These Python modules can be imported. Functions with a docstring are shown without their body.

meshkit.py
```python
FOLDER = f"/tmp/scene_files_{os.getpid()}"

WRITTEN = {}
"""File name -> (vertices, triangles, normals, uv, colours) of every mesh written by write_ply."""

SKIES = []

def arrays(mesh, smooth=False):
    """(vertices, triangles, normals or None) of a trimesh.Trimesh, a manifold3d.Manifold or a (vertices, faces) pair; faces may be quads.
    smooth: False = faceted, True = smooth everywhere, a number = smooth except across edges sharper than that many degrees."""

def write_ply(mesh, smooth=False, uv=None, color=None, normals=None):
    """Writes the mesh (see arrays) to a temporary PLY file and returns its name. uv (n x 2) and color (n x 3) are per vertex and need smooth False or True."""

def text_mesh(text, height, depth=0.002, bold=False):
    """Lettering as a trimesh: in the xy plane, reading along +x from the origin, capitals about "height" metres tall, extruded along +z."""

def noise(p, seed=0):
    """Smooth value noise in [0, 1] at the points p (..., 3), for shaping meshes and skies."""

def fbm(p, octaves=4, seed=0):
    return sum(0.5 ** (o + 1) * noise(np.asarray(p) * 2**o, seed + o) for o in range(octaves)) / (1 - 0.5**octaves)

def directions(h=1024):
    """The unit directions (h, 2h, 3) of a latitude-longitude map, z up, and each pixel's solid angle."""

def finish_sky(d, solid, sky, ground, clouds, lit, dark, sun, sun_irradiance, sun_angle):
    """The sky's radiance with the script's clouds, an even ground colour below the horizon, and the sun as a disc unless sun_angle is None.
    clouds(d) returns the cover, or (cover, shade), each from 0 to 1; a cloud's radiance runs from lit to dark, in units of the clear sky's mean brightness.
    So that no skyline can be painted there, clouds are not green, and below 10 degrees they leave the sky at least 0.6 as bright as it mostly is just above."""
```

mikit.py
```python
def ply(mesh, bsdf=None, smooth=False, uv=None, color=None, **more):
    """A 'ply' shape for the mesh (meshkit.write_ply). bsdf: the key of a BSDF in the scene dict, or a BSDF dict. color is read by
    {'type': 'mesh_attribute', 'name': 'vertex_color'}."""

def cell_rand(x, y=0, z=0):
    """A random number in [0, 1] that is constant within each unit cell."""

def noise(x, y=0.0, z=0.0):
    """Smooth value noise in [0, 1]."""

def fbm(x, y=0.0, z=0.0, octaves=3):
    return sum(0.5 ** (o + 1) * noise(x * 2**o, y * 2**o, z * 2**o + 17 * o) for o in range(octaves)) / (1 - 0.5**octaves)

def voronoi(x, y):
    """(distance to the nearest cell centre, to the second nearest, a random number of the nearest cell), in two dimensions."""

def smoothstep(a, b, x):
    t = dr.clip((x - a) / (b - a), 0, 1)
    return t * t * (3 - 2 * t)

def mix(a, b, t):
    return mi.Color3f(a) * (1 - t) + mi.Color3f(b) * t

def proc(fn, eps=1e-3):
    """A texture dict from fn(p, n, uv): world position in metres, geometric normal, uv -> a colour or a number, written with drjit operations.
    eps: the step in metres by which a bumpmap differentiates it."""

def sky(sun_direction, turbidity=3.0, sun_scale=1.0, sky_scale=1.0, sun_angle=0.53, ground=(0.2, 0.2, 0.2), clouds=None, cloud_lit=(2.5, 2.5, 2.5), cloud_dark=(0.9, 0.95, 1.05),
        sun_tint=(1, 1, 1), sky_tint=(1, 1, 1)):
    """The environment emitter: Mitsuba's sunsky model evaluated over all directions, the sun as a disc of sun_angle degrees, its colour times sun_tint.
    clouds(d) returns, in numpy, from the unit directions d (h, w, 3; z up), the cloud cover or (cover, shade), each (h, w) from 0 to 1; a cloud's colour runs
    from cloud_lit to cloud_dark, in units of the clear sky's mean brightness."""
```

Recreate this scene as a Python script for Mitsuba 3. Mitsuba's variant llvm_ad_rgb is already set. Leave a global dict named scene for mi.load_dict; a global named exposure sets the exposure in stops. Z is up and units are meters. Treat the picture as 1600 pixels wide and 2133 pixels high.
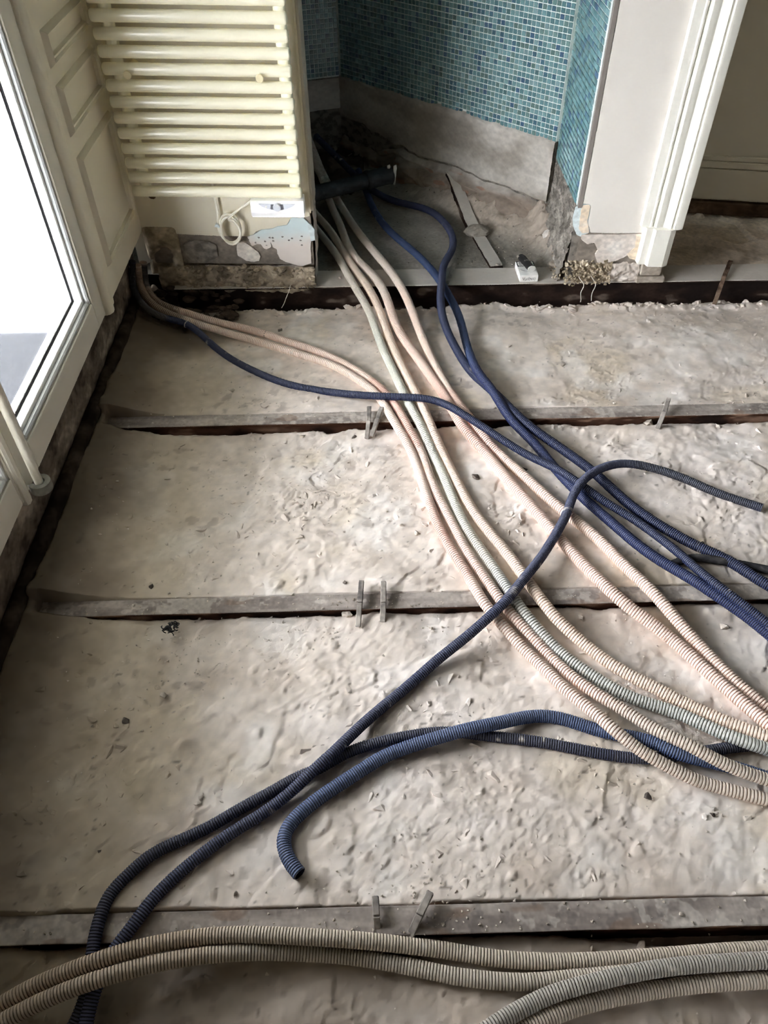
import math, random
import numpy as np, trimesh, mitsuba as mi, drjit as dr
from shapely.geometry import Polygon
import meshkit, mikit
from mikit import proc, noise, fbm, voronoi, cell_rand, smoothstep, mix

T = mi.ScalarTransform4f
scene, labels = {}, {}
RNG = np.random.default_rng(7)
nz, nf = meshkit.noise, meshkit.fbm

# ------------------------------------------------------------------ camera, sky, exposure
exposure = 7.33
CAM_H = 1.25


def camera():
    p, r, yaw = math.radians(46.19), math.radians(0.62), math.radians(-0.43)
    f = np.array([0, math.cos(p), -math.sin(p)])
    rt = np.array([1.0, 0, 0])
    dn = np.cross(f, rt)
    a, b = math.cos(r) * rt + math.sin(r) * dn, -math.sin(r) * rt + math.cos(r) * dn
    c, s = math.cos(yaw), math.sin(yaw)
    rz = np.array([[c, -s, 0], [s, c, 0], [0, 0, 1]])
    right, down, fwd = rz @ a, rz @ b, rz @ f
    m = np.eye(4)
    m[:3, 0], m[:3, 1], m[:3, 2], m[:3, 3] = -right, -down, fwd, [0, 0, CAM_H]
    return {'type': 'perspective', 'fov': 2 * math.degrees(math.atan(0.5)), 'fov_axis': 'x', 'near_clip': 0.02, 'far_clip': 100.0, 'to_world': T(m)}


scene['camera'] = camera()


def overcast(d):
    n = nf(d * 3.0, 3, 5)
    return 0.97 + 0 * n, 0.25 + 0.3 * n


scene['sky'] = mikit.sky((-0.5, -0.35, 0.8), turbidity=4.0, sun_scale=0.0, sky_scale=1.0, ground=(0.12, 0.12, 0.12), clouds=overcast, cloud_lit=(2.54, 2.6, 2.69), cloud_dark=(1.48, 1.52, 1.59), sky_tint=(1, 1, 1))


# ------------------------------------------------------------------ materials
def L(r, g, b):
    f = lambda c: c / 255 / 12.92 if c / 255 <= 0.04045 else ((c / 255 + 0.055) / 1.055) ** 2.4
    return [f(r), f(g), f(b)]


def mat(name, color, rough=0.7, spec=0.4, metallic=0.0, bump=None, height=1.0, clear=0.0, eps=1e-3):
    """color: an sRGB triple, a texture function or 'vertex'."""
    if color == 'vertex':
        tex = {'type': 'mesh_attribute', 'name': 'vertex_color'}
    elif callable(color):
        tex = proc(color)
    else:
        tex = {'type': 'rgb', 'value': L(*color)}
    if rough >= 0.6 and not (metallic or clear) and name not in ('m_vc', 'm_paper'):
        b = {'type': 'diffuse', 'reflectance': tex}
    else:
        b = {'type': 'principled', 'base_color': tex, 'roughness': rough, 'specular': spec, 'metallic': metallic}
    if clear:
        b |= {'clearcoat': clear, 'clearcoat_gloss': 0.9}
    if bump:
        b = {'type': 'bumpmap', 'arbitrary': proc(bump, eps), 'scale': height, 'bsdf': b}
    scene[name] = {'type': 'twosided', 'bsdf': b}
    return name


def pick(*stops):
    """Piecewise colour ramp on drjit floats: (t, sRGB) pairs."""
    cs = [(t, mi.Color3f(*L(*c))) for t, c in stops]

    def f(x):
        out = cs[0][1]
        for (t0, _), (t1, c1) in zip(cs, cs[1:]):
            out = mix(out, c1, smoothstep(t0, t1, x))
        return out
    return f


def c3(*c):
    return mi.Color3f(*L(*c))


mat('m_plaster', 'vertex', 0.95, 0.15)


def screed_color(p, n, uv):
    x, y = p.x, p.y
    a = fbm(x * 6, y * 6, 2, 4)
    c = pick((0.3, (132, 126, 117)), (0.55, (152, 146, 137)), (0.75, (174, 167, 158)))(a)
    u = (x - 0.567) * 0.687 + (y - 2.495) * 0.727 + 0.12 * (fbm(x * 12, y * 12, 5, 3) - 0.5)
    c = mix(c, c3(178, 164, 150), smoothstep(-0.20, -0.08, u) * smoothstep(0.1, 0.3, x) * 0.8)
    c = c * (0.8 + 0.4 * fbm(x * 130, y * 130, 0, 2))
    d, _, w = voronoi(x * 60, y * 60)
    return mix(c, c3(78, 72, 66), dr.select((w > 0.93) & (d < 0.16), 0.7, 0.0))


mat('m_screed', screed_color, 0.95, 0.15)


def rough_color(lo, mi_, hi, sc=8.0):
    def f(p, n, uv):
        a = fbm(p.x * sc, p.y * sc, p.z * sc, 4)
        c = pick((0.3, lo), (0.52, mi_), (0.75, hi))(a)
        return c * (0.72 + 0.56 * fbm(p.x * 110, p.y * 110, p.z * 110, 2))
    return f


mat('m_masonry', rough_color((70, 62, 56), (112, 102, 92), (158, 146, 132), 16), 0.95, 0.12)
mat('m_slot', rough_color((38, 33, 29), (56, 49, 43), (80, 71, 63), 20), 0.95, 0.1)
mat('m_rubble', rough_color((112, 101, 86), (152, 139, 121), (190, 177, 157), 26), 0.95, 0.12)
mat('m_mortar', rough_color((100, 95, 88), (134, 128, 120), (164, 158, 149), 40), 0.95, 0.12)
mat('m_dirt', rough_color((52, 44, 38), (78, 68, 59), (112, 100, 88), 14), 0.95, 0.1)
mat('m_brownfloor', rough_color((164, 150, 134), (198, 184, 168), (218, 206, 190), 9), 0.95, 0.12)


def band_color(p, n, uv):
    a = fbm(p.x * 7, p.y * 7, p.z * 9, 4)
    c = pick((0.3, (150, 143, 134)), (0.5, (178, 172, 164)), (0.7, (196, 191, 184)))(a)
    low = p.z + 0.05 * fbm(p.x * 16, p.y * 16, p.z * 30, 3)
    c = mix(c, c3(134, 118, 104), smoothstep(0.150, 0.115, low) * 0.8)
    c = mix(c, c3(150, 106, 82), smoothstep(0.60, 0.70, fbm(p.x * 20, p.y * 20, p.z * 50, 2)) * smoothstep(0.16, 0.13, low) * 0.6)
    return c * (0.82 + 0.36 * fbm(p.x * 90, p.y * 90, p.z * 90, 2))


mat('m_band', band_color, 0.95, 0.15)


def steel_color(p, n, uv):
    x, y, z = p.x, p.y, p.z
    a = fbm(x * 9, y * 40, z * 40, 4)
    c = pick((0.3, (132, 123, 117)), (0.5, (152, 143, 136)), (0.7, (172, 163, 155)))(a)
    w = fbm(x * 60, y * 60, 3, 3) * 0.5 + fbm(x * 5 + 3, y * 9, 3, 3) * 0.5
    c = mix(c, c3(204, 197, 188), smoothstep(0.54, 0.62, w) * 0.45)
    c = mix(c, c3(92, 86, 84), smoothstep(0.58, 0.64, fbm(x * 45 + 8, y * 45, 9, 3) * 0.6 + fbm(x * 4, 2, 1, 2) * 0.4) * 0.35)
    c = mix(c, c3(128, 104, 86), smoothstep(0.66, 0.74, fbm(x * 13 + 40, y * 30, z * 30, 3)) * 0.5)
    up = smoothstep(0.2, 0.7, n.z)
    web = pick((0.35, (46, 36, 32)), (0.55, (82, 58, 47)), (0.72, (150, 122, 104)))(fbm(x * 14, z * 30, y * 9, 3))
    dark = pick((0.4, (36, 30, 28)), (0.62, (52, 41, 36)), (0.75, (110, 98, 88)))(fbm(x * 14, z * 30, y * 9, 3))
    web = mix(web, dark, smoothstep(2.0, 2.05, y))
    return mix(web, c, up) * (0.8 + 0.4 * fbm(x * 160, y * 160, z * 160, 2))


mat('m_steel', steel_color, 0.85, 0.3)


def steel_dusty(p, n, uv):
    c = steel_color(p, n, uv)
    return mix(c, c3(204, 197, 188), smoothstep(0.2, 0.7, n.z) * 0.8)


mat('m_steel_dusty', steel_dusty, 0.9, 0.2)
mat('m_bar', rough_color((104, 99, 96), (148, 141, 134), (192, 184, 175), 40), 0.85, 0.3)
mat('m_bar_rust', rough_color((62, 46, 38), (110, 92, 78), (180, 166, 150), 45), 0.85, 0.3)



def cream(c, k=0.05):
    def f(p, n, uv):
        a = fbm(p.x * 4, p.y * 4, p.z * 4, 3)
        return c3(*c) * (1 - k + 2 * k * a)
    return f


mat('m_cream', cream((214, 207, 188)), 0.55, 0.4)
mat('m_frame', cream((206, 202, 190), 0.03), 0.4, 0.5)
mat('m_white', (232, 232, 228), 0.4, 0.5)
mat('m_pillar', cream((222, 217, 209)), 0.6, 0.35)
mat('m_casing', cream((226, 224, 214), 0.03), 0.35, 0.5)
mat('m_recess', cream((196, 186, 162), 0.06), 0.65, 0.3)
mat('m_room', (84, 81, 77), 0.8, 0.3)  # unseen room surfaces, kept dark to cut the bounced light
mat('m_cement', rough_color((122, 114, 105), (136, 127, 117), (148, 139, 129), 20), 0.9, 0.2)
mat('m_flake', rough_color((196, 186, 176), (214, 205, 196), (226, 220, 212), 14), 0.85, 0.25)


def blue_flake(p, n, uv):
    a = fbm(p.x * 18, p.y * 18, p.z * 18, 3)
    c = mix(c3(222, 213, 206), c3(200, 214, 216), smoothstep(0.150, 0.215, p.z + 0.05 * (a - 0.5)))
    d, _, w = voronoi(p.x * 90, p.z * 120)
    c = mix(c, c3(96, 88, 84), dr.select((w > 0.8) & (d < 0.3) & (dr.abs(p.z - 0.172) < 0.018), 0.85, 0.0))
    return c * (0.9 + 0.2 * a)


mat('m_blueflake', blue_flake, 0.85, 0.25)
mat('m_rubble_light', rough_color((140, 128, 108), (176, 162, 140), (206, 194, 174), 30), 0.95)
mat('m_creamflake', rough_color((214, 196, 170), (228, 212, 190), (234, 224, 208), 20), 0.9)
mat('m_paleblue', rough_color((190, 204, 207), (206, 216, 217), (224, 226, 222), 20), 0.85, 0.25)
mat('m_radiator', (236, 232, 208), 0.22, 0.5, clear=0.6)
mat('m_knob', (222, 212, 176), 0.35, 0.5)
mat('m_box', (246, 246, 246), 0.3, 0.5)
mat('m_boxgrey', (150, 152, 160), 0.3, 0.5)
mat('m_boxdark', (96, 98, 106), 0.3, 0.5)
mat('m_dial', (206, 210, 218), 0.2, 0.6)
mat('m_cord', (228, 224, 210), 0.45, 0.5)
mat('m_black', (26, 27, 30), 0.45, 0.4)
mat('m_blackdusty', rough_color((32, 32, 34), (50, 50, 52), (92, 90, 88), 30), 0.6, 0.4)
mat('m_pipe', rough_color((50, 52, 55), (62, 64, 67), (84, 86, 88), 14), 0.5, 0.4)
mat('m_tape', (244, 242, 236), 0.7, 0.3)
mat('m_gasket', (40, 40, 42), 0.6, 0.3)
mat('m_bead', (176, 178, 178), 0.25, 0.6)
mat('m_rubber', rough_color((92, 92, 86), (112, 112, 105), (130, 128, 120), 30), 0.7, 0.3)
mat('m_greystrip', (128, 122, 116), 0.5, 0.4)
mat('m_stripmetal', (176, 168, 152), 0.45, 0.5)
mat('m_woodstrip', rough_color((56, 44, 34), (78, 62, 48), (104, 86, 68), 20), 0.85, 0.2)
mat('m_wire', (206, 200, 190), 0.4, 0.5)
mat('m_paper', (238, 237, 233), 0.4, 0.5)
mat('m_print', (40, 38, 38), 0.5, 0.4)
mat('m_printgrey', (120, 116, 114), 0.5, 0.4)
mat('m_stone', rough_color((160, 150, 138), (196, 186, 174), (220, 212, 202), 40), 0.95, 0.15)
mat('m_stonedark', rough_color((78, 72, 68), (100, 92, 86), (128, 118, 110), 40), 0.9, 0.15)
mat('m_zinc', cream((36, 39, 48), 0.10), 0.5, 0.5)
def grout_color(p, n, uv):
    a = fbm(p.x * 60, p.y * 60, p.z * 60, 3)
    g = pick((0.3, (204, 214, 212)), (0.6, (222, 230, 227)))(a)
    bare = pick((0.3, (92, 88, 82)), (0.6, (132, 126, 118)))(a)
    edge = dr.select(p.y + 0.9 * p.x < 2.75, 0.262, 0.312)
    return mix(bare, g, dr.select(p.z > edge, 1.0, 0.0))


mat('m_grout', grout_color, 0.85, 0.2)
mat('m_vc', 'vertex', 0.55, 0.35)
mat('m_vcdull', 'vertex', 0.9, 0.15)
mat('m_tilevc', 'vertex', 0.12, 0.5)
mat('m_brick', rough_color((150, 140, 128), (168, 158, 146), (184, 176, 164), 30), 0.9, 0.15)
scene['m_glass'] = {'type': 'blendbsdf', 'weight': 0.07, 'clear': {'type': 'null'}, 'gloss': {'type': 'twosided', 'bsdf': {'type': 'roughconductor', 'material': 'none', 'alpha': 0.02}}}


# ------------------------------------------------------------------ mesh helpers
def add(key, mesh, bsdf, smooth=False, label=None, cat=None, group=None, kind=None, color=None, **kw):
    assert key not in scene, key
    scene[key] = mikit.ply(mesh, bsdf, smooth=smooth, color=color, **kw)
    tag(key, label, cat, group, kind)
    return key


def tag(key, label=None, cat=None, group=None, kind=None):
    d = {k: v for k, v in (('label', label), ('category', cat), ('group', group), ('kind', kind)) if v}
    if d:
        labels[key] = d


_count = {}


def num(name):
    k = _count.get(name, 0)
    _count[name] = k + 1
    return name if k == 0 else f'{name}_{k:03d}'


cat = trimesh.util.concatenate


def box(x0, x1, y0, y1, z0, z1, b=0.0015):
    x0, x1 = min(x0, x1), max(x0, x1)
    y0, y1 = min(y0, y1), max(y0, y1)
    z0, z1 = min(z0, z1), max(z0, z1)
    b = min(b, 0.3 * (x1 - x0), 0.3 * (y1 - y0), 0.3 * (z1 - z0))
    if b <= 0:
        m = trimesh.creation.box(extents=(x1 - x0, y1 - y0, z1 - z0))
        m.apply_translation(((x0 + x1) / 2, (y0 + y1) / 2, (z0 + z1) / 2))
        return m
    pts = []
    for a in (0, 1):
        for c in (0, 1):
            for d in (0, 1):
                X, Y, Z = (x0, x1)[a], (y0, y1)[c], (z0, z1)[d]
                ix, iy, iz = (b, -b)[a], (b, -b)[c], (b, -b)[d]
                pts += [(X, Y + iy, Z + iz), (X + ix, Y, Z + iz), (X + ix, Y + iy, Z)]
    return trimesh.convex.convex_hull(np.array(pts))


def hull(pts):
    return trimesh.convex.convex_hull(np.array(pts, float))


def frames(P):
    t = np.gradient(P, axis=0)
    t /= np.linalg.norm(t, axis=1, keepdims=True) + 1e-12
    a = np.cross(t[0], [0, 0, 1.0] if abs(t[0][2]) < 0.9 else [1.0, 0, 0])
    a /= np.linalg.norm(a)
    A = np.empty_like(P)
    for i in range(len(P)):
        a = a - t[i] * (a @ t[i])
        a /= np.linalg.norm(a)
        A[i] = a
    return t, A, np.cross(t, A)


def rings(P, R, sides, caps=True):
    t, A, B = frames(P)
    ang = np.arange(sides) * 2 * np.pi / sides
    R = np.broadcast_to(R, (len(P),))
    v = P[:, None] + R[:, None, None] * (np.cos(ang)[None, :, None] * A[:, None] + np.sin(ang)[None, :, None] * B[:, None])
    i, j = np.meshgrid(np.arange(len(P) - 1), np.arange(sides), indexing='ij')
    k = (j + 1) % sides
    f = np.concatenate([np.stack([i * sides + j, i * sides + k, (i + 1) * sides + k], -1).reshape(-1, 3), np.stack([i * sides + j, (i + 1) * sides + k, (i + 1) * sides + j], -1).reshape(-1, 3)])
    v = v.reshape(-1, 3)
    if caps:
        n = len(v)
        v = np.vstack([v, P[:1], P[-1:]])
        j = np.arange(sides)
        k = (j + 1) % sides
        e = (len(P) - 1) * sides
        f = np.vstack([f, np.stack([j * 0 + n, k, j], -1), np.stack([j * 0 + n + 1, e + j, e + k], -1)])
    return trimesh.Trimesh(v, f, process=False)


def spline(P, step):
    P = np.asarray(P, float)
    s = np.r_[0, np.cumsum(np.linalg.norm(np.diff(P, axis=0), axis=1))]
    from scipy.interpolate import CubicSpline
    cs = CubicSpline(s, P)
    fine = cs(np.linspace(0, s[-1], 2 * len(P) + 200))
    sf = np.r_[0, np.cumsum(np.linalg.norm(np.diff(fine, axis=0), axis=1))]
    t = np.arange(0, sf[-1], step) if np.isscalar(step) else step[step <= sf[-1]]
    return np.stack([np.interp(t, sf, fine[:, k]) for k in range(3)], 1), t


def tube(P, R, sides=10, step=0.006):
    Q, _ = spline(P, step)
    return rings(Q, R, sides)


def bar(p, q, w, h, up=(0, 0, 1), b=0.0012):
    """A flat bar from p to q: width w, thickness h along up."""
    p, q = np.array(p, float), np.array(q, float)
    d = q - p
    ln = np.linalg.norm(d)
    d /= ln
    s = np.cross(d, up)
    s /= np.linalg.norm(s)
    u = np.cross(s, d)
    m = box(0, ln, -w / 2, w / 2, -h / 2, h / 2, b)
    M = np.eye(4)
    M[:3, 0], M[:3, 1], M[:3, 2], M[:3, 3] = d, s, u, p
    m.apply_transform(M)
    return m


def ragged(pts, amp=0.003, step=0.004, seed=0):
    P = np.array(pts, float)
    P = np.vstack([P, P[:1]])
    s = np.r_[0, np.cumsum(np.linalg.norm(np.diff(P, axis=0), axis=1))]
    t = np.arange(0, s[-1], step)
    q = np.stack([np.interp(t, s, P[:, k]) for k in (0, 1)], 1)
    n = np.stack([nf(np.c_[q * 90, 0 * t + seed + k * 9.3], 3) - 0.5 for k in (0, 1)], 1)
    g = Polygon(q + 2 * amp * n).buffer(0)
    return max(g.geoms, key=lambda a: a.area) if hasattr(g, 'geoms') else g


def slab_xz(poly, y, th):
    """Polygon in the x-z plane, its front at y, th deep along +y."""
    m = trimesh.creation.extrude_polygon(poly, th, engine='earcut')
    v = np.array(m.vertices)
    m.vertices = np.c_[v[:, 0], y + v[:, 2], v[:, 1]]
    m.faces = m.faces[:, ::-1]
    return m


def prism(profile, axis, a, b):
    """Closed profile extruded from a to b. axis 'z': profile (x, y); axis 'y': profile (x, z); axis 'x': profile (y, z)."""
    m = trimesh.creation.extrude_polygon(Polygon(profile), b - a, engine='earcut')
    v = np.array(m.vertices)
    w = v[:, 2] + a
    m.vertices = {'z': np.c_[v[:, 0], v[:, 1], w], 'y': np.c_[v[:, 0], w, v[:, 1]], 'x': np.c_[w, v[:, 0], v[:, 1]]}[axis]
    m.fix_normals()
    return m


def grid(o, u, v, nu, nv, disp=None):
    """Grid patch o + a u + b v, displaced by disp(points) vectors."""
    a, b = np.meshgrid(np.linspace(0, 1, nu), np.linspace(0, 1, nv), indexing='ij')
    P = np.array(o, float) + a[..., None] * np.array(u, float) + b[..., None] * np.array(v, float)
    P = P.reshape(-1, 3)
    if disp is not None:
        P = P + disp(P, a.ravel(), b.ravel())
    i, j = np.meshgrid(np.arange(nu - 1), np.arange(nv - 1), indexing='ij')
    q = (i * nv + j).ravel()
    f = np.vstack([np.stack([q, q + nv, q + nv + 1], -1), np.stack([q, q + nv + 1, q + 1], -1)])
    return trimesh.Trimesh(P, f, process=False)


_ICO = trimesh.creation.icosphere(subdivisions=2)


def lump(c, r, seed=0, amp=0.5, sub=None):
    ic = _ICO if sub is None else trimesh.creation.icosphere(subdivisions=sub)
    v = np.array(ic.vertices)
    k = 1 + amp * (nf(v * 1.3 + seed * 3.7, 3) - 0.5) + 0.35 * amp * (nz(v * 4 + seed) - 0.5)
    return trimesh.Trimesh(v * k[:, None] * np.array(r) + np.array(c), ic.faces, process=False)


def chip(c, r, seed):
    """Small angular stone chip: hull of a few jittered points."""
    g = np.random.default_rng(seed)
    v = g.normal(size=(11, 3))
    v /= np.linalg.norm(v, axis=1, keepdims=True)
    return hull(v * (0.75 + 0.4 * g.random((11, 1))) * np.array(r) + np.array(c))


# ------------------------------------------------------------------ floor of the room
def sst(a, b, x):
    t = np.clip((x - a) / (b - a), 0, 1)
    return t * t * (3 - 2 * t)


# joists: front edge y at x=0, back edge y at x=0, slope dy/dx, top z, drop of the plaster in front of the flange
JOISTS = [(0.3335, 0.3745, 0.007, 0.0, 0.026), (0.9300, 0.9690, 0.011, 0.0, 0.017), (1.5165, 1.5600, 0.010, 0.0, 0.022), (2.1310, 2.2310, 0.002, 0.030, 0.028)]


def floor_base(x, y):
    """Smooth height of the plaster fill between the joists (front room)."""
    x, y = np.asarray(x, float), np.asarray(y, float)
    z = np.full(np.broadcast(x, y).shape, -0.004)
    near = -0.27 + 0 * x
    for k, (f, b, s, top, drop) in enumerate(JOISTS):
        yf, yb = f + s * x, b + s * x
        t = np.clip((y - near) / (yf - near), 0, 1)
        prof = -0.003 - 0.013 * np.sin(np.pi * np.clip(t, 0, 1)) ** 1.2 - drop * sst(0.55, 1.0, t)
        z = np.where((y > near) & (y <= yb - 0.006), prof, z)
        near = yb - 0.006
    rise = 0.055 * sst(-0.47, -0.77, x) ** 1.4
    return z + rise


def floor_top(x, y):
    """Height of what lies at the surface: plaster or steel."""
    z = floor_base(x, y)
    for f, b, s, t, d in JOISTS:
        z = np.where((y > f + s * x) & (y < b + s * x), np.maximum(z, t), z)
    return z


def ramp(t, *stops):
    cs = [(k, np.array(L(*c))) for k, c in stops]
    out = np.repeat(cs[0][1][None], len(t), 0)
    for (k0, _), (k1, c1) in zip(cs, cs[1:]):
        w = sst(k0, k1, t)[:, None]
        out = out * (1 - w) + c1 * w
    return out


def over(c, rgb, w):
    return c * (1 - w[:, None]) + np.array(L(*rgb)) * w[:, None]


def plaster_colors(P):
    """Dusty lime plaster: cloudy tone, yellowed and chalky patches, dirt with painted shade by the window wall and in the near bay, darker far corner, specks."""
    x, y = P[:, 0], P[:, 1]
    Q = np.c_[x, y, 0 * x]
    mid = nf(Q * 14 + 9, 3, 2)
    c = ramp(nf(Q * 3.1 + 5, 3, 1) * 0.55 + mid * 0.45, (0.25, (194, 181, 169)), (0.5, (211, 200, 190)), (0.75, (222, 213, 206)))
    c = over(c, (200, 184, 156), sst(0.60, 0.74, nf(Q * 5 + 31, 3, 3)) * 0.35)
    c = over(c, (230, 225, 220), sst(0.58, 0.75, nf(Q * 9 + 77, 3, 4)) * 0.5)
    c = c * (0.80 + 0.40 * nf(Q * 60, 3, 5))[:, None]
    c = over(c, (150, 136, 120), sst(0.36, 0.31, y + 0.10 * (nf(Q * 6, 4, 6) - 0.5)) * 0.6)  # near bay: brown dirt together with painted shade
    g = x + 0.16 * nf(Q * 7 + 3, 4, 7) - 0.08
    c = over(c, (154, 140, 112), sst(-0.34, -0.50, g) * 0.55)  # window side: dirt mixed with shade painted into the colour
    c = over(c, (104, 92, 80), sst(-0.47, -0.64, g + 0.05 * mid) * 0.75)  # deeper step of the same painted shade and dirt
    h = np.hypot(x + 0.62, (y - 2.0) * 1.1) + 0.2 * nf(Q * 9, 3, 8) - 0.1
    c = over(c, (84, 74, 64), sst(0.24, 0.08, h) * 0.7)  # darker towards the far left corner
    c = over(c, (96, 85, 75), sst(0.93, 0.97, nz(Q * 120, 9)) * sst(0.48, 0.6, nf(Q * 8, 2, 3)) * 0.7)
    c = over(c, (120, 106, 94), sst(0.62, 0.70, nf(Q * 40, 3, 11)) * sst(0.5, 0.62, nf(Q * 5, 2, 12)) * 0.35)
    return np.clip(c * 1.07, 0, 1)


def chips(P):
    """Flaked and chipped places: (x, y, radius, depth)."""
    z = np.zeros(len(P))
    for (x, y, r, d, sd) in ((-0.20, 1.262, 0.085, 0.011, 1), (-0.10, 1.30, 0.06, 0.007, 2), (0.235, 1.205, 0.05, 0.008, 3), (0.40, 0.605, 0.14, 0.005, 4), (-0.33, 1.36, 0.06, 0.006, 5), (0.03, 0.48, 0.09, 0.007, 6), (0.32, 1.19, 0.055, 0.012, 7), (-0.42, 1.30, 0.05, 0.008, 8), (0.72, 1.30, 0.07, 0.008, 9), (-0.30, 1.21, 0.03, 0.007, 10), (0.06, 1.34, 0.05, 0.006, 11), (0.36, 1.40, 0.06, 0.005, 12)):
        dd = np.hypot(P[:, 0] - x, P[:, 1] - y) / r
        m = np.exp(-dd ** 2)
        n = nf(np.c_[P[:, :2] * 22, 0 * z + sd], 4)
        z += m * d * (1.3 * (n - 0.5) + 0.8 * (np.floor(n * 6) / 6 - n + 0.08) * 3)
    return z


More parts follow.
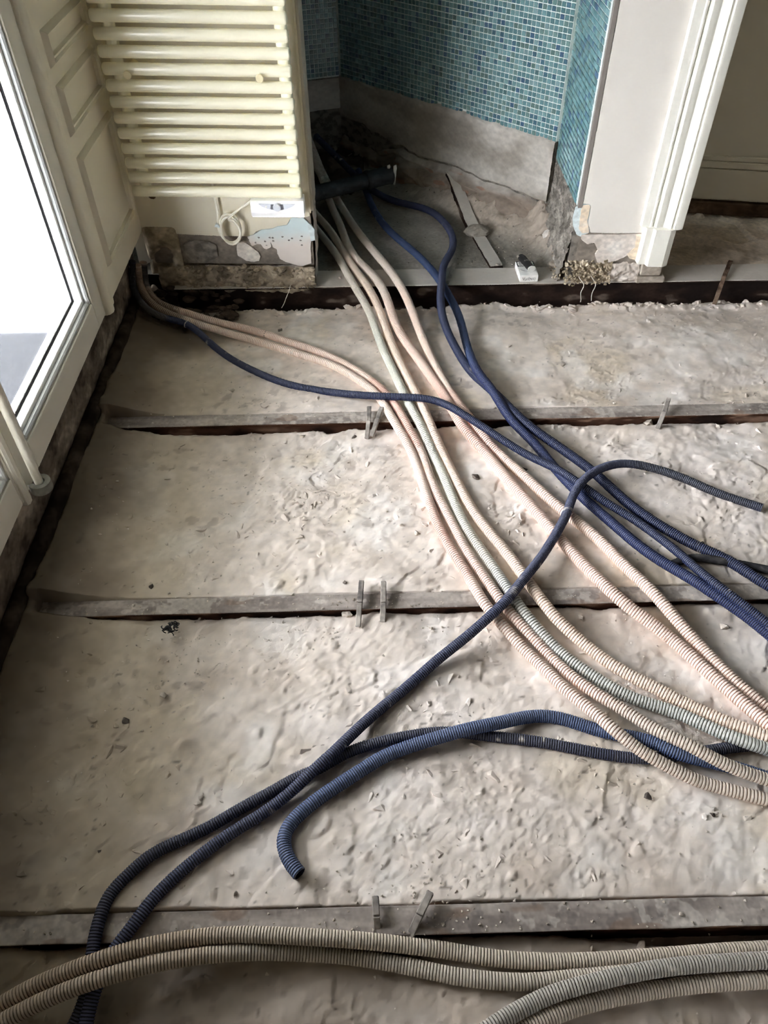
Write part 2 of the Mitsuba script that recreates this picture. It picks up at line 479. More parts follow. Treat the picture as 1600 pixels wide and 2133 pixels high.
def floor_mesh():
    xs = np.arange(-0.80, 1.75, 0.0040)
    ys = np.arange(-0.30, 2.20, 0.0040)
    X, Y = np.meshgrid(xs, ys, indexing='ij')
    x, y = X.ravel(), Y.ravel()
    z = floor_base(x, y)
    P = np.c_[x, y, 0 * x]
    und = nf(P * 5.5, 3, 1) - 0.5
    mid = nf(P * 21, 3, 2) - 0.5
    fine = nf(P * 85, 3, 3) - 0.5
    flk = nf(P * 4.5 + 4, 5, 5)
    step = sst(0.56, 0.568, flk) + sst(0.45, 0.462, flk) * sst(0.4, 0.6, nf(P * 3, 2, 12))
    far = sst(1.48, 1.66, y)
    z = z + 0.016 * und + 0.006 * mid * (1 - 0.45 * far) + 0.0030 * fine * (1 - 0.6 * far) + 0.0024 * step * (1 - 0.6 * far) + 0.7 * chips(P) + 0.0010 * (nz(P * 230, 14) - 0.5) * (0.15 + 0.85 * sst(1.5, 0.8, y))
    crumb = nz(P * 190, 8)
    patch = sst(0.5, 0.66, nf(P * 6.5, 3, 9))
    z = z + 0.0018 * sst(0.66, 0.9, crumb) * (0.15 + 0.85 * patch) + 0.0018 * sst(0.72, 0.95, nz(P * 80, 4)) * patch * sst(1.62, 1.45, y)
    # ragged free edges of the plaster in front of each flange; right at the flange's back edge the fill is flush
    for k, (f, b, s, top, drop) in enumerate(JOISTS):
        yf, yb = f + s * x, b + s * x
        rag = nf(np.c_[x * 17, 0 * x + k, 0 * x], 4) - 0.5
        back = (-0.001, -0.002, 0.006, 0.030)[k] + 0.022 * (k == 0) * sst(0.20, 0.50, x) + (0.012, 0.010, 0.022, 0.05)[k] * rag
        edge = yf - np.maximum(back, -0.004)
        cut = sst(0, 0.007, y - edge) * (y < yb - 0.004) * sst(-0.70, -0.64, x)
        lip = np.exp(-((y - edge + 0.018) / 0.016) ** 2) * (y < edge)
        z = z + lip * (0.006 if k == 3 else 0.004) * (0.4 + 1.4 * nf(P * 40, 2, 30 + k))
        z = np.where(cut > 0, z * (1 - cut) + cut * (-0.075 - 0.03 * (k == 3)) + 0.01 * fine * cut, z)
        under = (y > yf - 0.002) & (y < yb + 0.001) & (x > -0.69)
        z = np.where(under, np.minimum(z, top - 0.0125), z)
        flush = np.exp(-np.maximum(y - yb, 0) / 0.03) * (y >= yb)
        z = z - flush * (0.012 * und + 0.004 * mid)
    # broken-out hollow in the far left corner
    h = np.hypot(x + 0.60, (y - 2.09) * 1.3)
    z = z - 0.05 * sst(0.17, 0.05, h + 0.05 * mid) + 0.02 * sst(0.2, 0.05, h) * fine * 4
    z = z - 0.06 * sst(-0.706, -0.716, x + 0.008 * mid)
    nx, ny = len(xs), len(ys)
    i, j = np.meshgrid(np.arange(nx - 1), np.arange(ny - 1), indexing='ij')
    q = (i * ny + j).ravel()
    fc = np.vstack([np.stack([q, q + ny, q + ny + 1], -1), np.stack([q, q + ny + 1, q + 1], -1)])
    return trimesh.Trimesh(np.c_[x, y, z], fc, process=False)


FM = floor_mesh()
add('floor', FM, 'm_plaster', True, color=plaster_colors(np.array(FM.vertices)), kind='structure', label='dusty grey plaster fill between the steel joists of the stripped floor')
def crust():
    """Thin broken flakes of plaster lying on and stuck to the fill."""
    g = np.random.default_rng(77)
    units = [chip((0, 0, 0), (1, 1, 1), 900 + k) for k in range(9)]
    pts = np.c_[g.uniform(-0.66, 1.45, 5200), g.uniform(0.12, 2.10, 5200), np.zeros(5200)]
    keep = nf(pts * 4.2 + 2, 3, 4) + g.normal(0, 0.10, len(pts)) > 0.50
    pts = pts[keep]
    pts = pts[(pts[:, 1] < 1.52) | (g.random(len(pts)) < 0.3)]
    tree = np.array(FM.vertices)
    ix = np.clip(((pts[:, 0] + 0.80) / 0.004).round().astype(int), 0, len(np.arange(-0.80, 1.75, 0.0040)) - 1)
    iy = np.clip(((pts[:, 1] + 0.30) / 0.004).round().astype(int), 0, len(np.arange(-0.30, 2.20, 0.0040)) - 1)
    z = tree[ix * len(np.arange(-0.30, 2.20, 0.0040)) + iy, 2]
    vs, fs, n = [], [], 0
    for (x, y, _), zz in zip(pts, z):
        if zz < -0.05:
            continue
        u = units[g.integers(9)]
        r = 0.0018 + 0.0070 * g.random() ** 3
        a = g.uniform(0, 6.28)
        c, s_ = math.cos(a), math.sin(a)
        v = np.array(u.vertices) * [r * g.uniform(0.9, 2.0), r, r * g.uniform(0.35, 0.7)]
        tl = g.normal(0, 0.12, 2)
        v[:, 2] += v[:, 0] * tl[0] + v[:, 1] * tl[1]
        v = np.c_[v[:, 0] * c - v[:, 1] * s_, v[:, 0] * s_ + v[:, 1] * c, v[:, 2]] + [x, y, zz + 0.0002]
        vs.append(v)
        fs.append(u.faces + n)
        n += len(v)
    m = trimesh.Trimesh(np.vstack(vs), np.vstack(fs), process=False)
    return m


def edge_rubble():
    """Broken lumps along the free edge of the plaster in front of the far joist and round the tie bars."""
    g = np.random.default_rng(31)
    ms = []
    ny_ = len(np.arange(-0.30, 2.20, 0.0040))
    V = np.array(FM.vertices)
    for k in range(330):
        x = g.uniform(-0.42, 1.5)
        if k % 3 == 0:
            x = g.choice([-0.22, 0.05, 0.62, 0.80, 1.1]) + g.normal(0, 0.07)
        y = 2.112 + 0.05 * (nf(np.array([[x * 17, 3.0, 0.0]]), 4)[0] - 0.5) * -1 - 0.022 + g.normal(0, 0.010)
        i = int(round((x + 0.80) / 0.004)) * ny_ + int(round((y + 0.30) / 0.004))
        z = V[min(max(i, 0), len(V) - 1), 2]
        if z < -0.045:
            continue
        r = 0.003 + 0.010 * g.random() ** 2.5
        ms.append(chip((x, y, z + r * 0.15), (r * 1.3, r, r * 0.6), 2000 + k))
    return cat(ms)


ER = edge_rubble()
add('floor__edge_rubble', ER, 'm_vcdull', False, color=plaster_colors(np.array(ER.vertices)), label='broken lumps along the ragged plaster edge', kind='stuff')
CR = crust()
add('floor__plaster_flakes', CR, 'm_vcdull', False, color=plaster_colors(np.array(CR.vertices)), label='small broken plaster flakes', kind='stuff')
add('floor__rear', grid((-0.80, -3.0, -0.03), (3.6, 0, 0), (0, 2.72, 0), 20, 16), 'm_rubble', False)
add('floor__right', grid((1.74, -0.30, -0.03), (1.1, 0, 0), (0, 2.5, 0), 8, 16), 'm_rubble', False)


# ------------------------------------------------------------------ shell: walls, ceiling
def alcove_h(x, y):
    P = np.c_[x, y, 0 * np.asarray(x, float)]
    z = 0.010 * (nf(P * 7, 3, 3) - 0.5) + 0.004 * (nf(P * 40, 3, 4) - 0.5)
    # rubble slope that rises to the diagonal back wall and to the right return
    u = ((x - 0.567) * 0.687 + (y - 2.495) * 0.727)
    z = z + 0.055 * sst(-0.16, 0.0, u) * sst(0.05, 0.25, x) * (0.5 + nf(P * 22, 3, 6)) + 0.012 * (nf(P * 34, 3, 8) - 0.4) * sst(-0.24, -0.1, u)
    z = z + 0.05 * sst(0.50, 0.60, x + 0.03 * (nf(P * 30, 3, 2) - 0.5)) * (y > 2.235) * (0.3 + nf(P * 60, 3, 7))
    z = z + 0.06 * sst(2.85, 3.15, y) * sst(0.15, -0.15, x) * nf(P * 26, 4, 5)
    return 0.024 + z


def alcove_floor():
    return grid((-0.85, 2.226, 0.0), (1.47, 0, 0), (0, 1.1, 0), 330, 250, lambda P, a, b: np.c_[0 * a, 0 * a, alcove_h(P[:, 0], P[:, 1])])


add('floor_alcove', alcove_floor(), 'm_screed', True, kind='structure', label='dark grey screed floor of the stripped shower alcove')


def recess_floor():
    def disp(P, a, b):
        z = 0.022 * (nf(P * 8, 4, 3) - 0.5) + 0.008 * (nf(P * 40, 3, 4) - 0.5) + 0.012 * b + 0.010 * sst(0.47, 0.49, nf(P * 6, 3, 9))
        return np.c_[0 * z, 0 * z, z]
    return grid((0.62, 2.226, 0.012), (1.5, 0, 0), (0, 0.46, 0), 260, 90, disp)


add('floor_recess', recess_floor(), 'm_brownfloor', True, kind='structure', label='rough brown mortar bed of the doorway recess on the right')

CEIL = 2.75
add('floor__ground', cat([box(-1.0, 2.9, -3.2, 3.5, -0.45, -0.20, 0), box(-1.0, -0.80, -3.2, 3.5, -0.21, -0.05, 0), box(-1.0, 2.9, 2.29, 2.35, -0.21, 0.0, 0)]), 'm_dirt')
add('ceiling', box(-1.0, 2.9, -3.2, 3.5, CEIL, CEIL + 0.15, 0), 'm_room', kind='structure', label='dark grey ceiling')
add('wall_rear', box(-1.0, 2.9, -3.2, -3.0, -0.3, CEIL, 0), 'm_room', kind='structure', label='dark grey rear wall')
add('wall_right', box(2.75, 2.9, -3.0, 3.5, -0.3, CEIL, 0), 'm_room', kind='structure', label='dark grey right wall')

# left wall: plain masonry in the parts outside the photograph, panelling in the far corner
W1A, W1B, W1TOP = 0.47, 1.725, 2.40          # French window opening along y
W2A, W2B = -2.75, -1.85                       # second window, behind the camera
XL = -0.687
add('wall_left', cat([box(-0.95, XL, -3.0, W2A, -0.1, CEIL, 0), box(-0.95, XL, W2B, W1A, -0.1, CEIL, 0), box(-0.95, XL, W1A, 1.80, W1TOP, CEIL, 0), box(-0.95, XL, W2A, W2B, 2.40, CEIL, 0),
    box(-0.95, XL, W2A, W2B, -0.1, 0.20, 0), box(-0.80, XL - 0.006, W1B + 0.002, 2.42, 0.196, CEIL, 0)]), 'm_cream', kind='structure', label='cream panelled left wall with the French window')


def base_disp(P, a, b):
    x = 0.012 * (nf(P * 9, 4, 2) - 0.5) + 0.006 * (nf(P * 34, 3, 3) - 0.5) + 0.010 * sst(0.25, 0.0, b + 0.25 * (nf(P * 8, 3, 4) - 0.5))
    return np.c_[x, 0 * x, 0 * x]


def base_mesh():
    front = grid((-0.734, -0.35, -0.10), (0, 2.52, 0), (0, 0, 0.305), 420, 56, base_disp)
    return cat([front, box(-0.95, -0.752, -0.35, 2.17, -0.1, 0.098, 0), box(-0.80, -0.752, 1.735, 2.17, 0.09, 0.202, 0)])


add('wall_left__masonry_base', base_mesh(), 'm_masonry', True, label='rough grey-brown masonry under the window')


def slot_mesh():
    """Dark strip standing in for the slot between plaster and wall, its shade painted in."""
    y = np.arange(-0.3, 2.12, 0.012)
    k = nf(np.c_[y * 6, 0 * y, 0 * y], 3) - 0.5
    P = np.c_[-0.722 + 0.008 * k, y, 0.030 + 0.010 * k]
    return rings(P, 0.018 + 0.006 * (nf(np.c_[y * 21, 0 * y + 3, 0 * y], 3) - 0.5), 9)


add('wall_left__slot_strip', slot_mesh(), 'm_slot', 40, label='dark strip painted as the shaded slot along the foot of the wall')  # the darkness of the slot is put into the strip colour


def panel_moulding(y0, y1, z0, z1):
    """Raised rectangular moulding on the left wall."""
    w, d = 0.026, 0.016
    prof = [(0, 0), (0.2, 0.55), (0.45, 1.0), (0.62, 0.7), (0.8, 0.75), (1.0, 0)]
    loops = []
    for t, h in prof:
        o = t * w
        loops.append(np.array([(XL - 0.004 + h * d, y0 + o, z0 + o), (XL - 0.004 + h * d, y1 - o, z0 + o), (XL - 0.004 + h * d, y1 - o, z1 - o), (XL - 0.004 + h * d, y0 + o, z1 - o)]))
    v, f = np.vstack(loops), []
    for k in range(len(prof) - 1):
        for i in range(4):
            a, b, c, e = 4 * k + i, 4 * k + (i + 1) % 4, 4 * (k + 1) + (i + 1) % 4, 4 * (k + 1) + i
            f += [(a, b, c), (a, c, e)]
    return trimesh.Trimesh(v, np.array(f), process=False)


add('wall_left__panel_board', box(-0.700, XL, 1.798, 2.185, 0.196, 2.70, 0.002), 'm_cream')
for a, b in ((0.268, 0.545), (0.585, 0.697), (0.725, 0.802), (0.84, 1.30), (1.36, 2.5)):
    add(num('wall_left__panel_moulding'), panel_moulding(1.822 if a < 0.8 else 1.86, 2.135, a, b), 'm_cream')

# ------------------------------------------------------------------ French window
tag('window_1', 'cream French window with two glazed leaves on the left', kind='structure')


def ring_frame(y0, y1, z0, z1, w, x0, x1, b=0.002):
    """Four rails round an opening y0..y1, z0..z1 (w: one width or left, right, bottom, top)."""
    wl, wr, wb, wt = w if isinstance(w, tuple) else (w,) * 4
    return cat([box(x0, x1, y0 - wl, y0, z0 - wb, z1 + wt, b), box(x0, x1, y1, y1 + wr, z0 - wb, z1 + wt, b), box(x0, x1, y0, y1, z0 - wb, z0, b), box(x0, x1, y0, y1, z1, z1 + wt, b)])


def leaf(name, y0, y1, wl, wr):
    z0, z1 = 0.264, 2.28
    add(name, ring_frame(y0, y1, z0, z1, (wl, wr, z0 - 0.197, 0.07), -0.735, XL, 0.002), 'm_frame', label='glazed window leaf in cream paint')
    add(name + '__glazing_bead', ring_frame(y0 + 0.010, y1 - 0.010, z0 + 0.010, z1 - 0.010, 0.0105, -0.703, XL - 0.004, 0.004), 'm_bead', label='grey glossy glazing bead')
    add(name + '__inner_step', ring_frame(y0 + 0.019, y1 - 0.019, z0 + 0.019, z1 - 0.019, 0.0195, -0.722, -0.702, 0.001), 'm_white')
    add(name + '__gasket', ring_frame(y0 + 0.021, y1 - 0.021, z0 + 0.021, z1 - 0.021, 0.003, -0.7235, -0.7205, 0.0005), 'm_gasket', label='thin black glazing gasket')
    add(name + '__outer_step', ring_frame(y0 + 0.024, y1 - 0.024, z0 + 0.024, z1 - 0.024, 0.0245, -0.741, -0.725, 0.001), 'm_white')
    add(name + '__pane', grid((-0.7245, y0 + 0.004, z0 + 0.004), (0, y1 - y0 - 0.008, 0), (0, 0, z1 - z0 - 0.008), 2, 2), 'm_glass')


leaf('window_1__leaf', 1.148, 1.658, 0.066, 0.064)
leaf('window_1__leaf_001', 0.540, 1.046, 0.066, 0.023)


def astragal(y, z0):
    a = np.linspace(0, np.pi, 9)
    return prism([(XL - 0.002 + 0.016 * math.sin(t), y + 0.0115 * math.cos(t)) for t in a], 'z', z0, 2.3)


rod = np.c_[np.full(2, -0.664), np.full(2, 1.089), [0.214, 2.3]]
add('window_1__lock_rod', rings(rod, 0.0085, 16), 'm_frame', 40, label='round cream locking rod of the window')


def rod_keeper():
    a = np.radians(np.linspace(-150, 130, 26))
    c = np.array([-0.664, 1.090])
    out = [(c[0] + 0.0215 * math.cos(t), c[1] + 0.0215 * math.sin(t)) for t in a]
    inn = [(c[0] + 0.0105 * math.cos(t), c[1] + 0.0105 * math.sin(t)) for t in a[::-1]]
    return prism(out + inn, 'z', 0.196, 0.216)


add('window_1__rod_keeper', rod_keeper(), 'm_rubber', label='grey C-shaped keeper round the foot of the rod')
add('window_1__meeting_strip', prism([(XL - 0.03, 1.050), (XL + 0.004, 1.052), (XL + 0.008, 1.057), (XL + 0.008, 1.066), (XL + 0.004, 1.0745), (XL - 0.03, 1.0765)], 'z', 0.188, 2.34), 'm_frame', label='bevelled meeting strip between the leaves')
add('window_1__sill', box(-0.758, -0.737, W1A, W1B, 0.095, 0.150, 0.004), 'm_white', label='white outer sill')


def casing_left():
    pr = [(XL - 0.02, 1.7225), (XL + 0.002, 1.7225), (XL + 0.010, 1.728), (XL + 0.015, 1.738), (XL + 0.014, 1.752), (XL + 0.009, 1.762), (XL + 0.004, 1.768), (XL + 0.006, 1.776), (XL + 0.005, 1.786), (XL + 0.001, 1.7975), (XL - 0.02, 1.7975)]
    return prism(pr, 'z', 0.192, 2.5)


add('window_1__casing', casing_left(), 'm_cream', 40, label='moulded cream casing beside the window')
add('window_1__casing_001', box(-0.70, XL + 0.012, 0.45, 0.474, 0.19, 2.45, 0.003), 'm_cream')
add('window_1__head', box(-0.75, XL, W1A, W1B, 2.35, 2.42, 0.002), 'm_cream')

# outside: balcony, an added unseen overhang that cuts the sky light, shutter
add('added_overhang', box(-3.3, -0.95, -3.2, 3.2, 2.36, 2.50, 0.004), 'm_white', label='added unseen overhang that shades the floor by the window', cat='balcony', kind='structure')
add('balcony_slab', cat([box(-3.3, -0.95, -3.2, 2.6, 0.02, 0.10, 0.004), box(-0.96, -0.762, W1A, 2.0, 0.02, 0.10, 0.002)]), 'm_zinc', label='grey zinc balcony floor outside the window', cat='balcony', kind='structure')
tag('shutter', 'white wooden shutter folded back outside the window', 'shutter')
SY = 1.80
add('shutter__panel', box(-1.42, -0.83, SY, SY + 0.022, 0.126, 2.36, 0.002), 'm_white')
add('shutter__bottom_rail', box(-1.42, -0.83, SY - 0.008, SY, 0.1035, 0.128, 0.002), 'm_white')
add('shutter__stile', box(-0.892, -0.83, SY - 0.008, SY, 0.129, 2.36, 0.002), 'm_white')
add('shutter__stile_001', box(-1.42, -1.36, SY - 0.008, SY, 0.129, 2.36, 0.002), 'm_white')
for k in range(7):
    z = 0.30 + 0.28 * k
    add(num('shutter__rail'), box(-1.358, -0.894, SY - 0.006, SY, z, z + 0.03, 0.002), 'm_white')


def hinge():
    m = cat([box(-0.850, -0.803, SY - 0.013, SY - 0.008, 0.285, 0.325, 0.001), rings(np.array([(-0.800, SY - 0.011, 0.281), (-0.800, SY - 0.011, 0.375)]), 0.006, 12)])
    for z in (0.297, 0.314):
        m = cat([m, trimesh.creation.icosphere(subdivisions=2, radius=0.004).apply_translation((-0.834, SY - 0.013, z))])
    return m


add('shutter__hinge', hinge(), 'm_white', 40, label='white strap hinge with two screws')

# ------------------------------------------------------------------ far left wall that carries the radiator
def wl_y(x):
    """Front face of the radiator wall: slightly skew to the joists."""
    return 2.150 - 0.05 * (np.asarray(x) + 0.19)


def skew(m):
    """Meshes built at y = 0 (front) are moved onto the radiator wall."""
    v = np.array(m.vertices)
    v[:, 1] += wl_y(v[:, 0])
    m.vertices = v
    return m


add('wall_far_left', skew(box(-0.72, -0.187, 0.004, 0.115, 0.092, CEIL, 0)), 'm_cement', kind='structure', label='cream far wall carrying the radiator, its foot stripped to cement')
paint = ragged([(-0.720, 0.080), (-0.676, 0.100), (-0.668, 0.150), (-0.655, 0.205), (-0.60, 0.190), (-0.5831, 0.187), (-0.473, 0.1825), (-0.3775, 0.182), (-0.3579, 0.189), (-0.3521, 0.196), (-0.3323, 0.2032), (-0.3004, 0.2069), (-0.2839, 0.214), (-0.256, 0.2185), (-0.2512, 0.2274), (-0.2421, 0.2402), (-0.208, 0.240), (-0.1885, 0.245), (-0.1885, 2.7), (-0.720, 2.7)], 0.0015, 0.004, 3)
add('wall_far_left__paint_coat', skew(slab_xz(paint, 0.0, 0.0045)), 'm_cream', label='smooth cream painted plaster')
flake = ragged([(-0.2421, 0.2395), (-0.208, 0.2395), (-0.1955, 0.2266), (-0.1877, 0.2183), (-0.1869, 0.1769), (-0.1905, 0.1687), (-0.193, 0.1536), (-0.195, 0.0985), (-0.2272, 0.0875), (-0.2478, 0.0945), (-0.2716, 0.101), (-0.2883, 0.1118), (-0.2946, 0.1293), (-0.2947, 0.143), (-0.3069, 0.1483), (-0.3112, 0.1671), (-0.3108, 0.1493), (-0.3253, 0.1418), (-0.3346, 0.1454), (-0.341, 0.1582), (-0.3522, 0.1584), (-0.3675, 0.151), (-0.3757, 0.1731), (-0.3775, 0.1812), (-0.3559, 0.1880), (-0.3323, 0.2025), (-0.3004, 0.2062), (-0.2839, 0.2132), (-0.256, 0.2172)], 0.0012, 0.003, 5)
add('wall_far_left__paint_flake', skew(slab_xz(flake, -0.001, 0.005)), 'm_blueflake', label='pale blue and white flaking undercoat')
for k, (pts, dy) in enumerate((([(-0.5687, 0.1596), (-0.5349, 0.1697), (-0.492, 0.1648), (-0.4739, 0.1539), (-0.4747, 0.1196), (-0.4898, 0.1067), (-0.5282, 0.0963), (-0.559, 0.1056), (-0.5713, 0.1254), (-0.5772, 0.147)], 0.0), ([(-0.4089, 0.1635), (-0.391, 0.1666), (-0.3735, 0.1545), (-0.3521, 0.1336), (-0.3466, 0.1197), (-0.3523, 0.1058), (-0.369, 0.1026), (-0.3929, 0.1064), (-0.4149, 0.1225), (-0.4151, 0.1432)], -0.001))):
    add(num('wall_far_left__plaster_dab'), skew(slab_xz(ragged(pts, 0.0016, 0.003, 11 + k), -0.003, 0.0075)), 'm_mortar' if k == 0 else 'm_flake', label=('large grey dab of old adhesive', 'small pale dab of old adhesive')[k])
lip = ragged([(-0.520, 0.086), (-0.40, 0.083), (-0.2277, 0.0885), (-0.233, 0.0716), (-0.2545, 0.0625), (-0.3278, 0.0707), (-0.4094, 0.0742), (-0.50, 0.077)], 0.002, 0.003, 21)
add('wall_far_left__broken_edge', skew(slab_xz(lip, -0.002, 0.01)), 'm_flake', label='white broken edge of plaster')


def rubble_strip(x0, x1, z0, z1, y0, th, seed, yfun):
    def disp(P, a, b):
        y = yfun(P[:, 0]) - 0.030 * (nf(P * 26, 4, seed) - 0.42) - 0.012 * (nf(P * 90, 3, seed + 1) - 0.5)
        y = y + 0.012 * (1 - np.sin(np.pi * np.clip(b, 0, 1)))
        zz = (1 - b) * 0.030 * (nf(np.c_[P[:, 0] * 22, 0 * y, 0 * y + seed], 3) - 0.62) + b * 0.012 * (nf(np.c_[P[:, 0] * 40, 0 * y, 0 * y + seed], 3) - 0.5)
        return np.c_[0.006 * (nf(P * 50, 2, seed + 4) - 0.5), y, zz]
    return grid((x0, y0, z0), (x1 - x0, 0, 0), (0, 0, z1 - z0), int((x1 - x0) / 0.003), int((z1 - z0) / 0.003) + 2, disp)


add('wall_far_left__rubble_course', cat([rubble_strip(-0.66, -0.186, 0.018, 0.094, -0.026, 0.1, 31, wl_y), skew(box(-0.60, -0.192, 0.03, 0.11, 0.02, 0.093, 0))]), 'm_rubble', True, label='crumbling rubble course under the cement')


def course_chips():
    g = np.random.default_rng(63)
    ms = []
    for k in range(330):
        x, z = g.uniform(-0.60, -0.188), g.uniform(0.030, 0.094)
        r = 0.003 + 0.008 * g.random() ** 2
        ms.append(chip((x, float(wl_y(x)) - 0.022 + g.uniform(-0.008, 0.008), z), (r * 1.2, r, r * 0.9), 4000 + k))
    return cat(ms)


add('wall_far_left__loose_rubble', course_chips(), 'm_rubble', False, label='crumbling mortar bits in the rubble course', kind='stuff')


def torn_end():
    """Broken vertical end of the wall above the joist."""
    def disp(P, a, b):
        x = 0.012 * (nf(P * 40, 3, 6) - 0.5) + 0.006 * sst(0.1, 0.5, b)
        return np.c_[x, 0 * x, 0 * x]
    return grid((-0.1845, 2.150, 0.03), (0, 0.11, 0), (0, 0, 0.225), 30, 60, disp)


add('wall_far_left__torn_end', torn_end(), 'm_flake', True)
add('wall_far_left__flake_edge', skew(slab_xz(ragged([(-0.199, 0.226), (-0.187, 0.220), (-0.178, 0.205), (-0.179, 0.172), (-0.19, 0.17), (-0.193, 0.19)], 0.001, 0.003, 8), -0.0025, 0.006)), 'm_paleblue', label='pale blue curl of paint')


def corner_lump():
    def disp(P, a, b):
        w = np.sin(np.pi * a) ** 0.5 * np.sin(np.pi * np.clip(b, 0.0, 1)) ** 0.4
        y = -(0.022 * w + 0.02 * (nf(P * 30, 4, 3) - 0.5) * w)
        hole = np.exp(-((P[:, 0] + 0.640) / 0.028) ** 2 - ((P[:, 2] - 0.112) / 0.034) ** 2)
        y = y + 0.050 * hole * (0.6 + 0.8 * nf(P * 60, 2, 1))
        return np.c_[0 * y, y + wl_y(P[:, 0]), 0 * y]
    return grid((-0.690, 0.004, 0.055), (0.105, 0, 0), (0, 0, 0.155), 60, 80, disp)


add('wall_far_left__corner_plaster', corner_lump(), 'm_rubble_light', True, label='lumpy plaster round a broken pipe hole')
add('wall_far_left__hole', skew(slab_xz(Polygon([(-0.634 + 0.011 * math.cos(t), 0.3005 + 0.0095 * math.sin(t)) for t in np.linspace(0, 6.28, 15)[:-1]]), -0.0006, 0.003)), 'm_woodstrip', label='round hole in the paint below the radiator')


def corner_debris():
    ms = []
    g = np.random.default_rng(5)
    for k in range(70):
        x, y = g.uniform(-0.68, -0.42), g.uniform(2.02, 2.14)
        r = g.uniform(0.005, 0.014)
        ms.append(lump((x, y, -0.03 + 0.05 * (y - 2.02) / 0.12 + g.uniform(-0.008, 0.006)), (r * 1.3, r, r * 0.7), k, 0.9))
    return cat(ms)


add('corner_rubble', corner_debris(), 'm_dirt', True, label='dark dusty rubble heaped in the far left corner below the radiator', cat='rubble', kind='stuff')

# grey metal corner bead on the free edge of the radiator wall
add('trim_1', cat([box(-0.190, -0.1835, 2.1455, 2.1465 + 0.115, 0.255, CEIL, 0.0008)]), 'm_cream', kind='structure', label='cream edge trim on the free end of the radiator wall')
add('trim_1__corner_bead', box(-0.1835, -0.1760, 2.1445, 2.262, 0.262, CEIL, 0.0012), 'm_stripmetal', label='grey metal corner bead')

# ------------------------------------------------------------------ far right pillar, return, casing
YP = 2.140
add('wall_far_right', cat([box(0.592, 0.80, YP + 0.004, 2.30, 0.086, CEIL, 0), box(0.5905, 0.80, 2.29, 2.62, 0.02, CEIL, 0), box(0.792, 0.872, YP - 0.008, 2.30, 0.20, CEIL, 0)]), 'm_cement', kind='structure', label='white pillar between the tiled alcove and the doorway')
pp = ragged([(0.5935, 0.274), (0.612, 0.2728), (0.6165, 0.2662), (0.6174, 0.2173), (0.630, 0.1880), (0.6941, 0.1848), (0.790, 0.1840), (0.790, 2.7), (0.5935, 2.7)], 0.0012, 0.004, 14)
add('wall_far_right__paint_coat', slab_xz(pp, YP, 0.0045), 'm_pillar', label='smooth white paint')
wp = ragged([(0.6043, 0.1815), (0.7832, 0.1818), (0.7848, 0.1642), (0.7746, 0.1313), (0.77, 0.1218), (0.7255, 0.0984), (0.6865, 0.0892), (0.668, 0.0925), (0.6559, 0.1188), (0.6621, 0.1331), (0.6463, 0.157), (0.627, 0.152), (0.6068, 0.1669)], 0.0012, 0.003, 17)
add('wall_far_right__plaster_patch', slab_xz(wp, YP - 0.0015, 0.006), 'm_flake', label='pale old plaster with a grey bare spot')
add('wall_far_right__plaster_patch_001', slab_xz(ragged([(0.7646, 0.182), (0.7830, 0.182), (0.7846, 0.13), (0.781, 0.10), (0.762, 0.105), (0.752, 0.12), (0.772, 0.14)], 0.002, 0.003, 19), YP - 0.003, 0.004), 'm_creamflake', label='ochre broken plaster edge')
pb = ragged([(0.5745, 0.262), (0.592, 0.271), (0.6140, 0.272), (0.6165, 0.2662), (0.6174, 0.2173), (0.6290, 0.1875), (0.6033, 0.176), (0.590, 0.1812), (0.5753, 0.2089), (0.5714, 0.2315)], 0.0012, 0.003, 23)
add('wall_far_right__paint_flake', slab_xz(pb, YP + 0.001, 0.006), 'm_paleblue', label='cream and pale blue layers of old paint')
add('wall_far_right__peeled_corner', slab_xz(ragged([(0.5905, 0.258), (0.594, 0.270), (0.6120, 0.2710), (0.6150, 0.2662), (0.614, 0.225), (0.6260, 0.1882), (0.605, 0.186), (0.594, 0.2)], 0.001, 0.003, 29), YP - 0.001, 0.004), 'm_creamflake', label='cream layer of old paint')
add('trim_2', box(0.5795, 0.5925, YP - 0.001, YP + 0.011, 0.262, CEIL, 0.001), 'm_greystrip', kind='structure', label='grey edging strip beside the mosaic return')


def return_mortar():
    """Rough grey mortar below the tiles of the return."""
    def disp(P, a, b):
        x = -0.020 * (nf(P * 30, 4, 2) - 0.35) - 0.016 * (nf(P * 100, 3, 3) - 0.5) - 0.008 * (nz(P * 230, 4) - 0.5) - 0.022 * sst(0.75, 0.0, b)
        return np.c_[x, 0.02 * (nf(P * 25, 2, 7) - 0.5), 0 * x]
    return grid((0.584, 2.145, 0.03), (0, 0.38, 0), (0, 0, 0.240), 120, 90, disp)


add('wall_return', box(0.580, 0.60, YP + 0.004, 2.52, 0.02, CEIL, 0), 'm_grout', kind='structure', label='narrow return wall of the alcove in blue-green mosaic')
add('wall_return__bare_mortar', return_mortar(), 'm_mortar', True, label='rough bare mortar under the mosaic')


def pillar_mortar():
    ms = [rubble_strip(0.600, 0.715, 0.03, 0.096, YP - 0.005, 0.1, 44, lambda x: 0 * x)]
    g = np.random.default_rng(9)
    for k in range(240):
        x, z = g.uniform(0.572, 0.712), g.uniform(0.034, 0.10)
        r = g.uniform(0.0025, 0.0075)
        ms.append(chip((x, YP + 0.006 - 0.030 * (0.1 - z) / 0.07 + g.uniform(-0.008, 0.004), z), (r, r, r * 0.8), k + 60))
    for k in range(160):
        x, y = g.uniform(0.545, 0.60), g.uniform(2.14, 2.32)
        r = g.uniform(0.002, 0.006)
        ms.append(chip((x, y, 0.034 + 0.085 * float(sst(0.545, 0.6, x)) * g.uniform(0.3, 1)), (r, r, r * 0.8), k + 360))
    return cat(ms)


